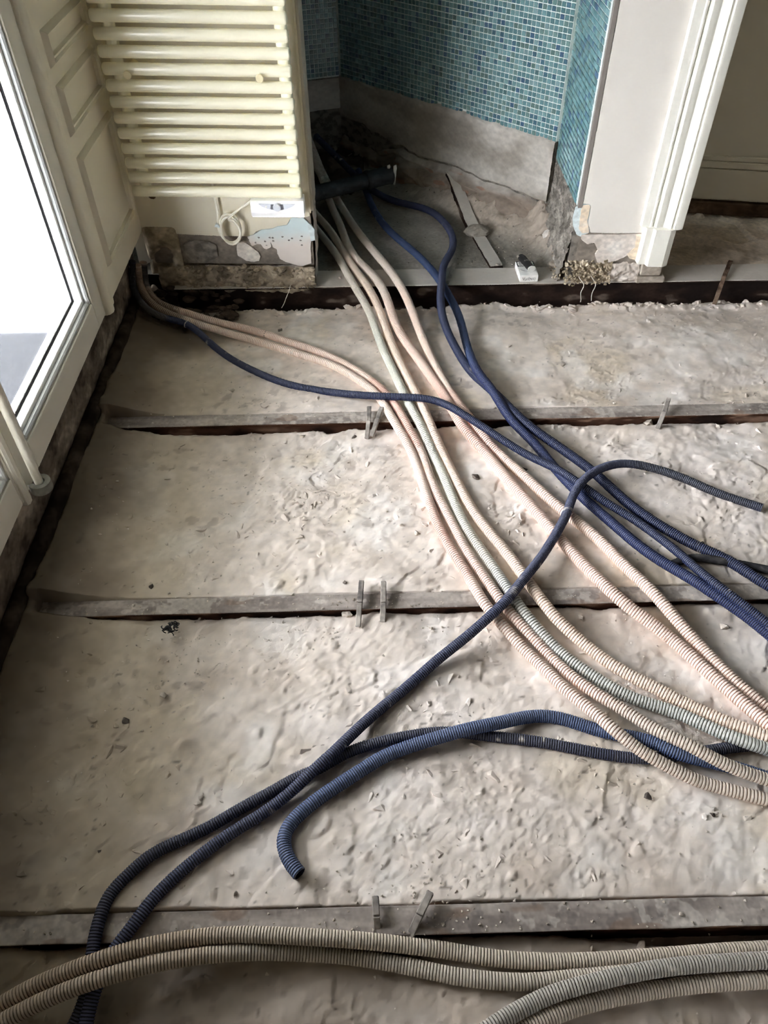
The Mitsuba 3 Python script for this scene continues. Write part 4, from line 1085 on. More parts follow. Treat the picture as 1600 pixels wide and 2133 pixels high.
    'A1': (0.0118,[[-0.3055,2.7295,0.0486],[-0.2925,2.7138,0.0418],[-0.2832,2.6935,0.0418],[-0.2743,2.6731,0.0418],[-0.2655,2.6526,0.0418],[-0.257,2.632,0.0418],[-0.2486,2.6114,0.0418],[-0.2403,2.5907,0.0418],[-0.232,2.57,0.0418],[-0.2237,2.5493,0.0418],[-0.2154,2.5286,0.0418],[-0.207,2.508,0.0418],[-0.1986,2.4874,0.0418],[-0.19,2.4668,0.0418],[-0.1814,2.4463,0.0418],[-0.1728,2.4257,0.0418],[-0.1643,2.4051,0.0418],[-0.1558,2.3845,0.0418],[-0.1475,2.3638,0.0418],[-0.1394,2.3431,0.0418],[-0.1316,2.3222,0.0418],[-0.1241,2.3012,0.0418],[-0.117,2.2801,0.0418],[-0.1101,2.2589,0.0418],[-0.1036,2.2376,0.0418],[-0.0973,2.2162,0.0418],[-0.0911,2.1948,0.0417],[-0.0849,2.1735,0.0415],[-0.0784,2.1521,0.041],[-0.0716,2.131,0.0399],[-0.064,2.1101,0.0378],[-0.0558,2.0896,0.0349],[-0.0473,2.0693,0.0315],[-0.039,2.0489,0.0279],[-0.0313,2.0283,0.0244],[-0.0242,2.0075,0.0209],[-0.0181,1.9864,0.0174],[-0.0126,1.9651,0.0139],[-0.0075,1.9436,0.0104],[-0.0026,1.9222,0.0069],[0.0023,1.9007,0.0035],[0.0074,1.8793,0.0004],[0.0127,1.8577,-0.0019],[0.018,1.8361,-0.0032],[0.0233,1.8145,-0.0036],[0.0286,1.7929,-0.0034],[0.034,1.7712,-0.0028],[0.0393,1.7496,-0.0021],[0.0445,1.728,-0.0011],[0.0497,1.7063,-0.0001],[0.0547,1.6846,0.0011],[0.0595,1.6629,0.0024],[0.0644,1.6412,0.0038],[0.0693,1.6196,0.0052],[0.0744,1.5979,0.0068],[0.0797,1.5763,0.0085],[0.0854,1.5549,0.01],[0.0918,1.5335,0.0105],[0.0987,1.5124,0.0094],[0.1058,1.4914,0.0067],[0.1124,1.4705,0.0033],[0.1186,1.4493,-0.0002],[0.1246,1.4281,-0.0037],[0.1305,1.4069,-0.0065],[0.1363,1.3854,-0.0079],[0.1417,1.3638,-0.0075],[0.1468,1.3421,-0.0065],[0.1517,1.3204,-0.0053],[0.1564,1.2986,-0.0045],[0.1608,1.2768,-0.0042],[0.1651,1.255,-0.0041],[0.1694,1.2331,-0.0041],[0.1739,1.2113,-0.0039],[0.1789,1.1896,-0.0034],[0.1844,1.168,-0.0028],[0.1908,1.1467,-0.002],[0.198,1.1256,-0.0009],[0.2058,1.1047,0.0002],[0.2139,1.084,0.0014],[0.222,1.0633,0.0028],[0.23,1.0426,0.0042],[0.2378,1.0217,0.0056],[0.2452,1.0008,0.0074],[0.2524,0.9799,0.0097],[0.2598,0.9589,0.0113],[0.2681,0.9383,0.0114],[0.2777,0.9182,0.0095],[0.2886,0.8991,0.0062],[0.3004,0.8805,0.0027],[0.313,0.8625,-0.0008],[0.3262,0.8449,-0.0043],[0.3399,0.8275,-0.007],[0.3538,0.8101,-0.0075],[0.3688,0.7937,-0.0069],[0.385,0.7783,-0.0062],[0.4014,0.7633,-0.0056],[0.418,0.7485,-0.0051],[0.4356,0.7348,-0.0046],[0.4544,0.7229,-0.0043],[0.4743,0.7128,-0.0041],[0.4948,0.704,-0.0039],[0.515,0.6949,-0.0029],[0.5339,0.6835,0.0001],[0.5516,0.6704,0.0036],[0.569,0.6569,0.0072],[0.5866,0.6437,0.0107],[0.6048,0.6313,0.014],[0.6245,0.621,0.0152],[0.6453,0.6136,0.0128],[0.6664,0.6073,0.0094],[0.6875,0.6011,0.006],[0.7087,0.5946,0.0038],[0.73,0.588,0.0038],[0.7513,0.5814,0.0038],[0.7726,0.5749,0.0038],[0.7939,0.5683,0.0038],[0.8152,0.5618,0.0038],[0.8364,0.5552,0.0038],[0.8577,0.5486,0.0038],[0.879,0.5421,0.0038],[0.9003,0.5355,0.0038],[0.9216,0.5289,0.0038],[0.9429,0.5224,0.0038],[0.9642,0.5158,0.0038],[0.9855,0.5093,0.0038],[1.0068,0.5027,0.0038],[1.0281,0.4961,0.0038]]),
    'A2': (0.0122,[[-0.3052,2.7683,0.0757],[-0.2899,2.7548,0.0666],[-0.2754,2.7408,0.057],[-0.2617,2.7264,0.0468],[-0.2509,2.7078,0.0422],[-0.2427,2.6871,0.0422],[-0.2344,2.6663,0.0422],[-0.226,2.6456,0.0422],[-0.2175,2.6249,0.0422],[-0.2088,2.6044,0.0422],[-0.1998,2.5839,0.0422],[-0.1907,2.5635,0.0422],[-0.1815,2.5432,0.0422],[-0.1725,2.5227,0.0422],[-0.1638,2.5021,0.0422],[-0.1556,2.4814,0.0422],[-0.1478,2.4604,0.0422],[-0.1403,2.4394,0.0422],[-0.1333,2.4182,0.0422],[-0.1266,2.3969,0.0422],[-0.12,2.3755,0.0422],[-0.1134,2.3542,0.0422],[-0.1069,2.3328,0.0422],[-0.1002,2.3115,0.0422],[-0.0934,2.2902,0.0422],[-0.0863,2.269,0.0422],[-0.079,2.2479,0.0422],[-0.0714,2.2269,0.0422],[-0.0636,2.206,0.0422],[-0.0556,2.1851,0.042],[-0.0473,2.1644,0.0415],[-0.0387,2.1438,0.0404],[-0.0301,2.1233,0.0382],[-0.0217,2.1028,0.0351],[-0.0138,2.0822,0.0316],[-0.0068,2.0613,0.0281],[-0.0004,2.0402,0.0246],[0.0055,2.0189,0.0211],[0.0109,1.9975,0.0176],[0.016,1.9761,0.0141],[0.021,1.9545,0.0106],[0.0258,1.933,0.0071],[0.0308,1.9115,0.0036],[0.0358,1.8899,0.0006],[0.0408,1.8683,-0.0017],[0.0458,1.8466,-0.003],[0.0509,1.8248,-0.0033],[0.056,1.8031,-0.0032],[0.0612,1.7813,-0.0027],[0.0665,1.7596,-0.002],[0.0718,1.738,-0.0012],[0.0772,1.7163,-0.0002],[0.0826,1.6947,0.001],[0.088,1.673,0.0022],[0.0933,1.6514,0.0036],[0.0986,1.6297,0.005],[0.1037,1.608,0.0065],[0.1086,1.5863,0.0082],[0.1133,1.5645,0.0099],[0.118,1.5427,0.0109],[0.123,1.5209,0.0105],[0.1285,1.4994,0.0083],[0.1341,1.478,0.0051],[0.1398,1.4567,0.0016],[0.1456,1.4354,-0.002],[0.1517,1.4141,-0.0052],[0.1576,1.3927,-0.0072],[0.1633,1.3711,-0.0074],[0.1686,1.3494,-0.0064],[0.174,1.3278,-0.0053],[0.1794,1.3061,-0.0043],[0.185,1.2845,-0.0038],[0.1909,1.263,-0.0037],[0.1972,1.2415,-0.0037],[0.2041,1.2203,-0.0036],[0.2116,1.1992,-0.0033],[0.2198,1.1785,-0.0027],[0.2286,1.1579,-0.002],[0.2379,1.1376,-0.0011],[0.2474,1.1175,-0.0001],[0.2569,1.0973,0.0011],[0.266,1.0769,0.0023],[0.2746,1.0563,0.0037],[0.2828,1.0356,0.0051],[0.2907,1.0148,0.0068],[0.298,0.9938,0.0091],[0.3055,0.9728,0.0113],[0.3138,0.9521,0.0121],[0.3232,0.9319,0.0114],[0.3341,0.9126,0.0088],[0.3463,0.8942,0.0053],[0.3599,0.8768,0.0018],[0.3745,0.8603,-0.0018],[0.3896,0.8442,-0.0052],[0.4047,0.8278,-0.0072],[0.4194,0.811,-0.0071],[0.4348,0.7949,-0.0065],[0.4514,0.7799,-0.0059],[0.4689,0.7661,-0.0053],[0.487,0.753,-0.0048],[0.5052,0.7401,-0.0043],[0.523,0.7266,-0.004],[0.5409,0.7132,-0.0037],[0.5591,0.7003,-0.0029],[0.5769,0.687,-0.0002],[0.5944,0.6737,0.0033],[0.6123,0.6608,0.0068],[0.6308,0.6487,0.0104],[0.6498,0.6375,0.0138],[0.6698,0.6278,0.0158],[0.6908,0.6206,0.0143],[0.7122,0.6143,0.0122],[0.7336,0.6079,0.0122],[0.755,0.6016,0.0122],[0.7764,0.5952,0.0122],[0.7978,0.5889,0.0122],[0.8193,0.5825,0.0122],[0.8407,0.5762,0.0122],[0.8621,0.5699,0.0122],[0.8835,0.5635,0.0122],[0.905,0.5572,0.0122],[0.9264,0.5508,0.0122],[0.9478,0.5445,0.0122],[0.9692,0.5382,0.0122],[0.9906,0.5318,0.0122],[1.0121,0.5255,0.0122],[1.0335,0.5191,0.0122]]),
    'A3': (0.013,[[-0.2595,2.9504,0.1794],[-0.2537,2.9311,0.1699],[-0.2472,2.9121,0.1603],[-0.2399,2.8934,0.1505],[-0.2319,2.8751,0.1406],[-0.2235,2.8571,0.1306],[-0.2148,2.8393,0.1204],[-0.2061,2.8216,0.11],[-0.1977,2.804,0.0992],[-0.1897,2.7863,0.0881],[-0.1826,2.7686,0.0766],[-0.1762,2.7509,0.0647],[-0.1705,2.7332,0.0524],[-0.1652,2.7138,0.0442],[-0.161,2.692,0.043],[-0.1568,2.6702,0.043],[-0.1522,2.6483,0.043],[-0.1472,2.6266,0.043],[-0.142,2.6049,0.043],[-0.1367,2.5833,0.043],[-0.1314,2.5616,0.043],[-0.1262,2.5399,0.043],[-0.1214,2.5182,0.043],[-0.1168,2.4964,0.043],[-0.1124,2.4745,0.043],[-0.1083,2.4526,0.043],[-0.1041,2.4307,0.043],[-0.0998,2.4088,0.043],[-0.0953,2.387,0.043],[-0.0903,2.3653,0.043],[-0.0848,2.3437,0.043],[-0.0786,2.3222,0.043],[-0.0716,2.3011,0.043],[-0.0637,2.2802,0.043],[-0.0547,2.2598,0.043],[-0.0449,2.2398,0.043],[-0.0345,2.2201,0.043],[-0.0241,2.2004,0.043],[-0.0142,2.1804,0.0429],[-0.0049,2.1602,0.0427],[0.0037,2.1396,0.0418],[0.0118,2.1189,0.04],[0.0191,2.098,0.0372],[0.0255,2.077,0.0338],[0.0309,2.0556,0.0303],[0.0357,2.0341,0.0268],[0.04,2.0125,0.0233],[0.0443,1.9909,0.0198],[0.0489,1.9694,0.0163],[0.0541,1.948,0.0128],[0.0602,1.9269,0.0093],[0.0674,1.9061,0.0057],[0.0756,1.8856,0.0023],[0.0843,1.8653,-0.0005],[0.093,1.8448,-0.0021],[0.1012,1.8241,-0.0026],[0.1092,1.8033,-0.0025],[0.1169,1.7824,-0.002],[0.1244,1.7614,-0.0014],[0.1317,1.7404,-0.0005],[0.139,1.7193,0.0004],[0.1461,1.6982,0.0016],[0.1533,1.6771,0.0028],[0.1603,1.656,0.0041],[0.167,1.6348,0.0055],[0.1732,1.6135,0.0071],[0.1789,1.592,0.009],[0.1841,1.5704,0.0109],[0.1894,1.5488,0.0122],[0.1952,1.5273,0.0122],[0.2023,1.5062,0.0104],[0.2108,1.4859,0.0073],[0.221,1.4664,0.0038],[0.2323,1.4475,0.0002],[0.2441,1.4289,-0.0033],[0.2553,1.4098,-0.0063],[0.265,1.3898,-0.0075],[0.2735,1.3692,-0.0068],[0.2816,1.3485,-0.0055],[0.2899,1.3279,-0.0043],[0.2987,1.3074,-0.0034],[0.308,1.2871,-0.003],[0.3176,1.267,-0.0029],[0.3274,1.247,-0.0029],[0.337,1.2269,-0.0029],[0.3464,1.2067,-0.0026],[0.3556,1.1864,-0.0021],[0.3647,1.166,-0.0015],[0.3736,1.1456,-0.0006],[0.3823,1.1251,0.0004],[0.3911,1.1047,0.0015],[0.4001,1.0843,0.0027],[0.4092,1.064,0.0041],[0.4187,1.0439,0.0054],[0.4286,1.0239,0.0068],[0.4386,1.0041,0.0085],[0.4483,0.9841,0.011],[0.4586,0.9645,0.0127],[0.4703,0.9455,0.0128],[0.4838,0.9279,0.0111],[0.4991,0.912,0.0077],[0.5152,0.897,0.0042],[0.5315,0.8822,0.0007],[0.5474,0.867,-0.0028],[0.5626,0.851,-0.006],[0.5759,0.8332,-0.007],[0.5878,0.8143,-0.0064],[0.5993,0.7952,-0.0056],[0.6107,0.7761,-0.0048],[0.6221,0.757,-0.004],[0.633,0.7376,-0.0021],[0.6431,0.718,0.0012],[0.6533,0.6985,0.0048],[0.6636,0.6791,0.0083],[0.6743,0.6598,0.0118],[0.6852,0.6407,0.0152],[0.6971,0.6219,0.0169],[0.7089,0.6031,0.0169],[0.7208,0.5842,0.0169],[0.7327,0.5653,0.0169],[0.7446,0.5465,0.0169],[0.7565,0.5276,0.0169],[0.7683,0.5087,0.0169],[0.7802,0.4899,0.0169],[0.7921,0.471,0.0169],[0.804,0.4521,0.0169],[0.8158,0.4333,0.0169],[0.8277,0.4144,0.0169],[0.8396,0.3955,0.0169],[0.8515,0.3767,0.0169],[0.8634,0.3578,0.0169],[0.8752,0.3389,0.0169]]),
    'A4': (0.0126,[[-0.2677,3.0026,0.2033],[-0.2596,2.9837,0.1948],[-0.2517,2.9649,0.186],[-0.244,2.946,0.1769],[-0.2366,2.9272,0.1676],[-0.2294,2.9084,0.158],[-0.2223,2.8897,0.1482],[-0.2151,2.8712,0.1381],[-0.2078,2.8528,0.1278],[-0.2004,2.8346,0.1173],[-0.1926,2.8167,0.1066],[-0.1844,2.7991,0.0958],[-0.1756,2.7818,0.0848],[-0.1662,2.7649,0.0738],[-0.1561,2.7484,0.0626],[-0.1457,2.7323,0.0514],[-0.136,2.715,0.0426],[-0.1298,2.6936,0.0426],[-0.1236,2.6722,0.0426],[-0.1175,2.6508,0.0426],[-0.1113,2.6294,0.0426],[-0.1051,2.608,0.0426],[-0.0988,2.5866,0.0426],[-0.0924,2.5653,0.0426],[-0.0858,2.544,0.0426],[-0.079,2.5228,0.0426],[-0.0721,2.5016,0.0426],[-0.065,2.4805,0.0426],[-0.0576,2.4595,0.0426],[-0.05,2.4386,0.0426],[-0.0423,2.4177,0.0426],[-0.0344,2.3968,0.0426],[-0.0263,2.3761,0.0426],[-0.0182,2.3553,0.0426],[-0.0099,2.3347,0.0426],[-0.0016,2.314,0.0426],[0.0067,2.2933,0.0426],[0.015,2.2727,0.0426],[0.0232,2.2519,0.0426],[0.0313,2.2312,0.0426],[0.0391,2.2103,0.0426],[0.0468,2.1894,0.0425],[0.0543,2.1684,0.0421],[0.0617,2.1474,0.0411],[0.0692,2.1266,0.0391],[0.0766,2.1058,0.036],[0.0834,2.0849,0.0325],[0.0897,2.0638,0.0289],[0.0953,2.0425,0.0254],[0.1006,2.0212,0.0219],[0.1055,1.9997,0.0184],[0.1104,1.9783,0.0149],[0.1152,1.9568,0.0114],[0.12,1.9353,0.0079],[0.125,1.9139,0.0045],[0.13,1.8924,0.0012],[0.1349,1.8709,-0.0013],[0.1395,1.8491,-0.0026],[0.1439,1.8273,-0.003],[0.1483,1.8054,-0.0029],[0.1528,1.7836,-0.0024],[0.1574,1.7618,-0.0017],[0.1621,1.7401,-0.0009],[0.1669,1.7184,0.0001],[0.172,1.6967,0.0013],[0.1773,1.6751,0.0025],[0.1829,1.6536,0.0038],[0.1888,1.6321,0.0052],[0.195,1.6108,0.0067],[0.2014,1.5895,0.0084],[0.2081,1.5684,0.0103],[0.2153,1.5473,0.0118],[0.2235,1.5266,0.0119],[0.2328,1.5065,0.0103],[0.2427,1.4867,0.0072],[0.2527,1.4672,0.0037],[0.2631,1.4478,0.0002],[0.274,1.4287,-0.0033],[0.2858,1.41,-0.0065],[0.2974,1.3911,-0.0079],[0.3084,1.3717,-0.0074],[0.3192,1.3523,-0.0061],[0.3301,1.3329,-0.005],[0.3413,1.3136,-0.004],[0.3526,1.2945,-0.0034],[0.3641,1.2754,-0.0033],[0.3758,1.2564,-0.0033],[0.3875,1.2375,-0.0033],[0.3993,1.2186,-0.0032],[0.4115,1.1999,-0.0029],[0.4239,1.1815,-0.0024],[0.4366,1.1632,-0.0018],[0.4492,1.1448,-0.001],[0.4612,1.1261,-0.0],[0.4724,1.1068,0.001],[0.4825,1.087,0.0022],[0.492,1.0669,0.0035],[0.5013,1.0467,0.0049],[0.5108,1.0266,0.0062],[0.5206,1.0067,0.0079],[0.5301,0.9867,0.0104],[0.5398,0.9667,0.0123],[0.5501,0.947,0.0125],[0.5604,0.9273,0.0109],[0.571,0.908,0.0076],[0.5815,0.8887,0.0041],[0.5922,0.8694,0.0006],[0.6032,0.8504,-0.0029],[0.6144,0.8314,-0.006],[0.6245,0.8115,-0.0066],[0.634,0.7914,-0.0059],[0.6441,0.7716,-0.0051],[0.6549,0.7521,-0.0043],[0.6666,0.7332,-0.0037],[0.679,0.7147,-0.0033],[0.6918,0.6965,-0.0032],[0.7047,0.6783,-0.0033],[0.7173,0.6599,-0.0034],[0.7291,0.641,-0.0034],[0.7411,0.6222,-0.0034],[0.753,0.6034,-0.0034],[0.765,0.5846,-0.0034],[0.7769,0.5658,-0.0034],[0.7888,0.547,-0.0034],[0.8008,0.5282,-0.0034],[0.8127,0.5094,-0.0034],[0.8246,0.4906,-0.0034],[0.8366,0.4718,-0.0034],[0.8485,0.453,-0.0034],[0.8605,0.4341,-0.0034],[0.8724,0.4153,-0.0034],[0.8843,0.3965,-0.0034],[0.8963,0.3777,-0.0034],[0.9082,0.3589,-0.0034]]),
    'D2': (0.0118,[[-0.2125,2.9439,0.1752],[-0.1991,2.928,0.1673],[-0.1851,2.9124,0.1594],[-0.1708,2.8973,0.1515],[-0.1563,2.8823,0.1435],[-0.1418,2.8675,0.1353],[-0.1274,2.8526,0.127],[-0.1132,2.8377,0.1184],[-0.099,2.8229,0.1096],[-0.0845,2.8084,0.1008],[-0.0697,2.7942,0.092],[-0.0544,2.7805,0.0832],[-0.0388,2.7672,0.0745],[-0.0225,2.7545,0.066],[-0.0053,2.7428,0.058],[0.013,2.7323,0.0506],[0.0323,2.7232,0.0441],[0.05,2.7104,0.0418],[0.067,2.6959,0.0418],[0.0851,2.6828,0.0418],[0.104,2.671,0.0418],[0.1234,2.6601,0.0418],[0.1429,2.6491,0.0418],[0.1616,2.6371,0.0418],[0.1789,2.623,0.0418],[0.1938,2.6064,0.0418],[0.2062,2.5879,0.0418],[0.2165,2.5681,0.0418],[0.2253,2.5477,0.0418],[0.233,2.5267,0.0418],[0.2396,2.5054,0.0418],[0.2453,2.4838,0.0419],[0.2499,2.462,0.0419],[0.2532,2.4399,0.042],[0.2549,2.4177,0.0421],[0.2552,2.3954,0.0423],[0.2539,2.3731,0.0426],[0.2511,2.351,0.043],[0.2467,2.3291,0.0436],[0.2409,2.3076,0.0443],[0.234,2.2864,0.0453],[0.2267,2.2654,0.0464],[0.2197,2.2442,0.0478],[0.2139,2.2228,0.0492],[0.2093,2.201,0.0508],[0.2058,2.179,0.0526],[0.2031,2.157,0.0545],[0.2006,2.1349,0.0565],[0.1983,2.1127,0.058],[0.1958,2.0906,0.0584],[0.1932,2.0685,0.0567],[0.1908,2.0465,0.0538],[0.189,2.0245,0.0509],[0.188,2.0023,0.0482],[0.1879,1.9802,0.0452],[0.1888,1.9582,0.0419],[0.1907,1.9362,0.0385],[0.1935,1.9144,0.0349],[0.1973,1.8927,0.0312],[0.2021,1.8712,0.0274],[0.2077,1.85,0.0236],[0.214,1.829,0.0196],[0.2209,1.8081,0.0157],[0.228,1.7873,0.0119],[0.2355,1.7666,0.0085],[0.2435,1.7459,0.0057],[0.2523,1.7255,0.0037],[0.262,1.7055,0.0027],[0.2725,1.6858,0.0025],[0.2832,1.6662,0.003],[0.2936,1.6465,0.004],[0.3035,1.6266,0.0052],[0.313,1.6064,0.0065],[0.3221,1.5861,0.0078],[0.3311,1.5657,0.0091],[0.3406,1.5455,0.0099],[0.3511,1.5259,0.0094],[0.3632,1.5072,0.0074],[0.3766,1.4896,0.0047],[0.391,1.4729,0.0017],[0.4063,1.4569,-0.0014],[0.4219,1.4412,-0.0043],[0.4372,1.4251,-0.0066],[0.4517,1.4082,-0.0079],[0.4653,1.3906,-0.0082],[0.4783,1.3724,-0.0078],[0.4906,1.3538,-0.007],[0.5024,1.3349,-0.0061],[0.5135,1.3156,-0.0053],[0.524,1.2959,-0.0047],[0.5341,1.276,-0.0044],[0.5443,1.2562,-0.0041],[0.5549,1.2365,-0.004],[0.5662,1.2173,-0.0038],[0.5783,1.1986,-0.0034],[0.5911,1.1803,-0.003],[0.6047,1.1626,-0.0024],[0.6188,1.1454,-0.0017],[0.6335,1.1286,-0.0008],[0.6485,1.1121,0.0],[0.664,1.0961,0.001],[0.6802,1.0808,0.0019],[0.6972,1.0664,0.0029],[0.7144,1.0522,0.0039],[0.7308,1.0371,0.0051],[0.7453,1.0202,0.0065],[0.7583,1.0021,0.0081],[0.7715,0.9842,0.0097],[0.7858,0.9672,0.0108],[0.8011,0.9509,0.0111],[0.8164,0.9347,0.0107],[0.831,0.9178,0.0104],[0.8456,0.901,0.0104],[0.8603,0.8842,0.0104],[0.8749,0.8673,0.0104],[0.8896,0.8505,0.0104],[0.9042,0.8337,0.0104],[0.9189,0.8168,0.0104],[0.9335,0.8,0.0104],[0.9481,0.7832,0.0104],[0.9628,0.7663,0.0104],[0.9774,0.7495,0.0104],[0.9921,0.7327,0.0104],[1.0067,0.7158,0.0104],[1.0214,0.699,0.0104],[1.036,0.6822,0.0104],[1.0507,0.6654,0.0104]]),
    'D1': (0.0118,[[-0.0584,2.8134,0.1039],[-0.0518,2.7953,0.0926],[-0.045,2.7774,0.0812],[-0.0381,2.7597,0.0695],[-0.0312,2.7422,0.0576],[-0.024,2.725,0.0454],[-0.0191,2.704,0.0418],[-0.0151,2.682,0.0418],[-0.0109,2.6602,0.0418],[-0.0064,2.6384,0.0418],[-0.0015,2.6166,0.0418],[0.0038,2.595,0.0418],[0.0096,2.5735,0.0418],[0.016,2.5521,0.0418],[0.0228,2.5309,0.0418],[0.0302,2.5099,0.0418],[0.0381,2.4891,0.0418],[0.0466,2.4685,0.0418],[0.0556,2.4481,0.0418],[0.0652,2.428,0.0418],[0.0752,2.4081,0.0418],[0.0856,2.3884,0.0418],[0.0962,2.3688,0.0418],[0.1069,2.3492,0.0418],[0.1172,2.3295,0.0418],[0.1273,2.3096,0.0418],[0.1369,2.2895,0.0418],[0.1461,2.2692,0.0418],[0.1549,2.2487,0.0418],[0.1633,2.2281,0.0418],[0.1713,2.2073,0.0418],[0.1789,2.1864,0.0417],[0.1861,2.1653,0.0415],[0.1931,2.1441,0.0407],[0.2,2.123,0.0389],[0.207,2.1021,0.0361],[0.2139,2.0811,0.0328],[0.2206,2.0602,0.0292],[0.227,2.0392,0.0257],[0.2329,2.0179,0.0222],[0.2379,1.9965,0.0187],[0.2419,1.9749,0.0152],[0.2451,1.9531,0.0117],[0.2477,1.9313,0.0082],[0.2499,1.9093,0.005],[0.2516,1.8872,0.003],[0.2528,1.865,0.003],[0.2538,1.8428,0.0046],[0.2547,1.8207,0.0073],[0.2557,1.7987,0.0104],[0.257,1.7767,0.0137],[0.2587,1.7547,0.0169],[0.2612,1.7327,0.0198],[0.2646,1.7108,0.0221],[0.2693,1.6891,0.0236],[0.2756,1.6678,0.0243],[0.2831,1.6468,0.0245],[0.291,1.626,0.0243],[0.2986,1.6051,0.0232],[0.3058,1.5841,0.0209],[0.3132,1.5634,0.0173],[0.321,1.5429,0.0133],[0.3296,1.5227,0.0094],[0.3394,1.5031,0.0058],[0.3507,1.4842,0.0023],[0.363,1.4659,-0.0012],[0.3754,1.4477,-0.0046],[0.3868,1.4289,-0.0076],[0.3962,1.4087,-0.0089],[0.4039,1.3878,-0.0085],[0.411,1.3667,-0.0074],[0.4183,1.3457,-0.0063],[0.4262,1.3249,-0.0053],[0.4346,1.3043,-0.0045],[0.4439,1.284,-0.0041],[0.4537,1.2641,-0.0041],[0.4641,1.2443,-0.0041],[0.4749,1.2248,-0.0041],[0.486,1.2055,-0.0038],[0.4973,1.1863,-0.0033],[0.5087,1.1672,-0.0027],[0.5198,1.1479,-0.0019],[0.5307,1.1285,-0.0009],[0.5417,1.1091,0.0001],[0.5531,1.09,0.0013],[0.5653,1.0714,0.0025],[0.5785,1.0535,0.0037],[0.5926,1.0363,0.0048],[0.6075,1.0197,0.006],[0.6225,1.0034,0.0074],[0.6364,0.9862,0.0099],[0.6503,0.9688,0.0116],[0.6647,0.9518,0.0118],[0.6795,0.9352,0.011],[0.6956,0.9201,0.0081],[0.7118,0.9052,0.0046],[0.7274,0.8897,0.0011],[0.7422,0.8734,-0.0024],[0.7564,0.8566,-0.0059],[0.7696,0.8388,-0.008],[0.7811,0.8197,-0.0078],[0.7927,0.8007,-0.0073],[0.8043,0.7817,-0.0073],[0.8158,0.7626,-0.0073],[0.8274,0.7436,-0.0073],[0.839,0.7246,-0.0073],[0.8506,0.7055,-0.0073],[0.8621,0.6865,-0.0073],[0.8737,0.6675,-0.0073],[0.8853,0.6484,-0.0073],[0.8969,0.6294,-0.0073],[0.9084,0.6103,-0.0073],[0.92,0.5913,-0.0073],[0.9316,0.5723,-0.0073],[0.9432,0.5532,-0.0073],[0.9547,0.5342,-0.0073],[0.9663,0.5151,-0.0073]]),
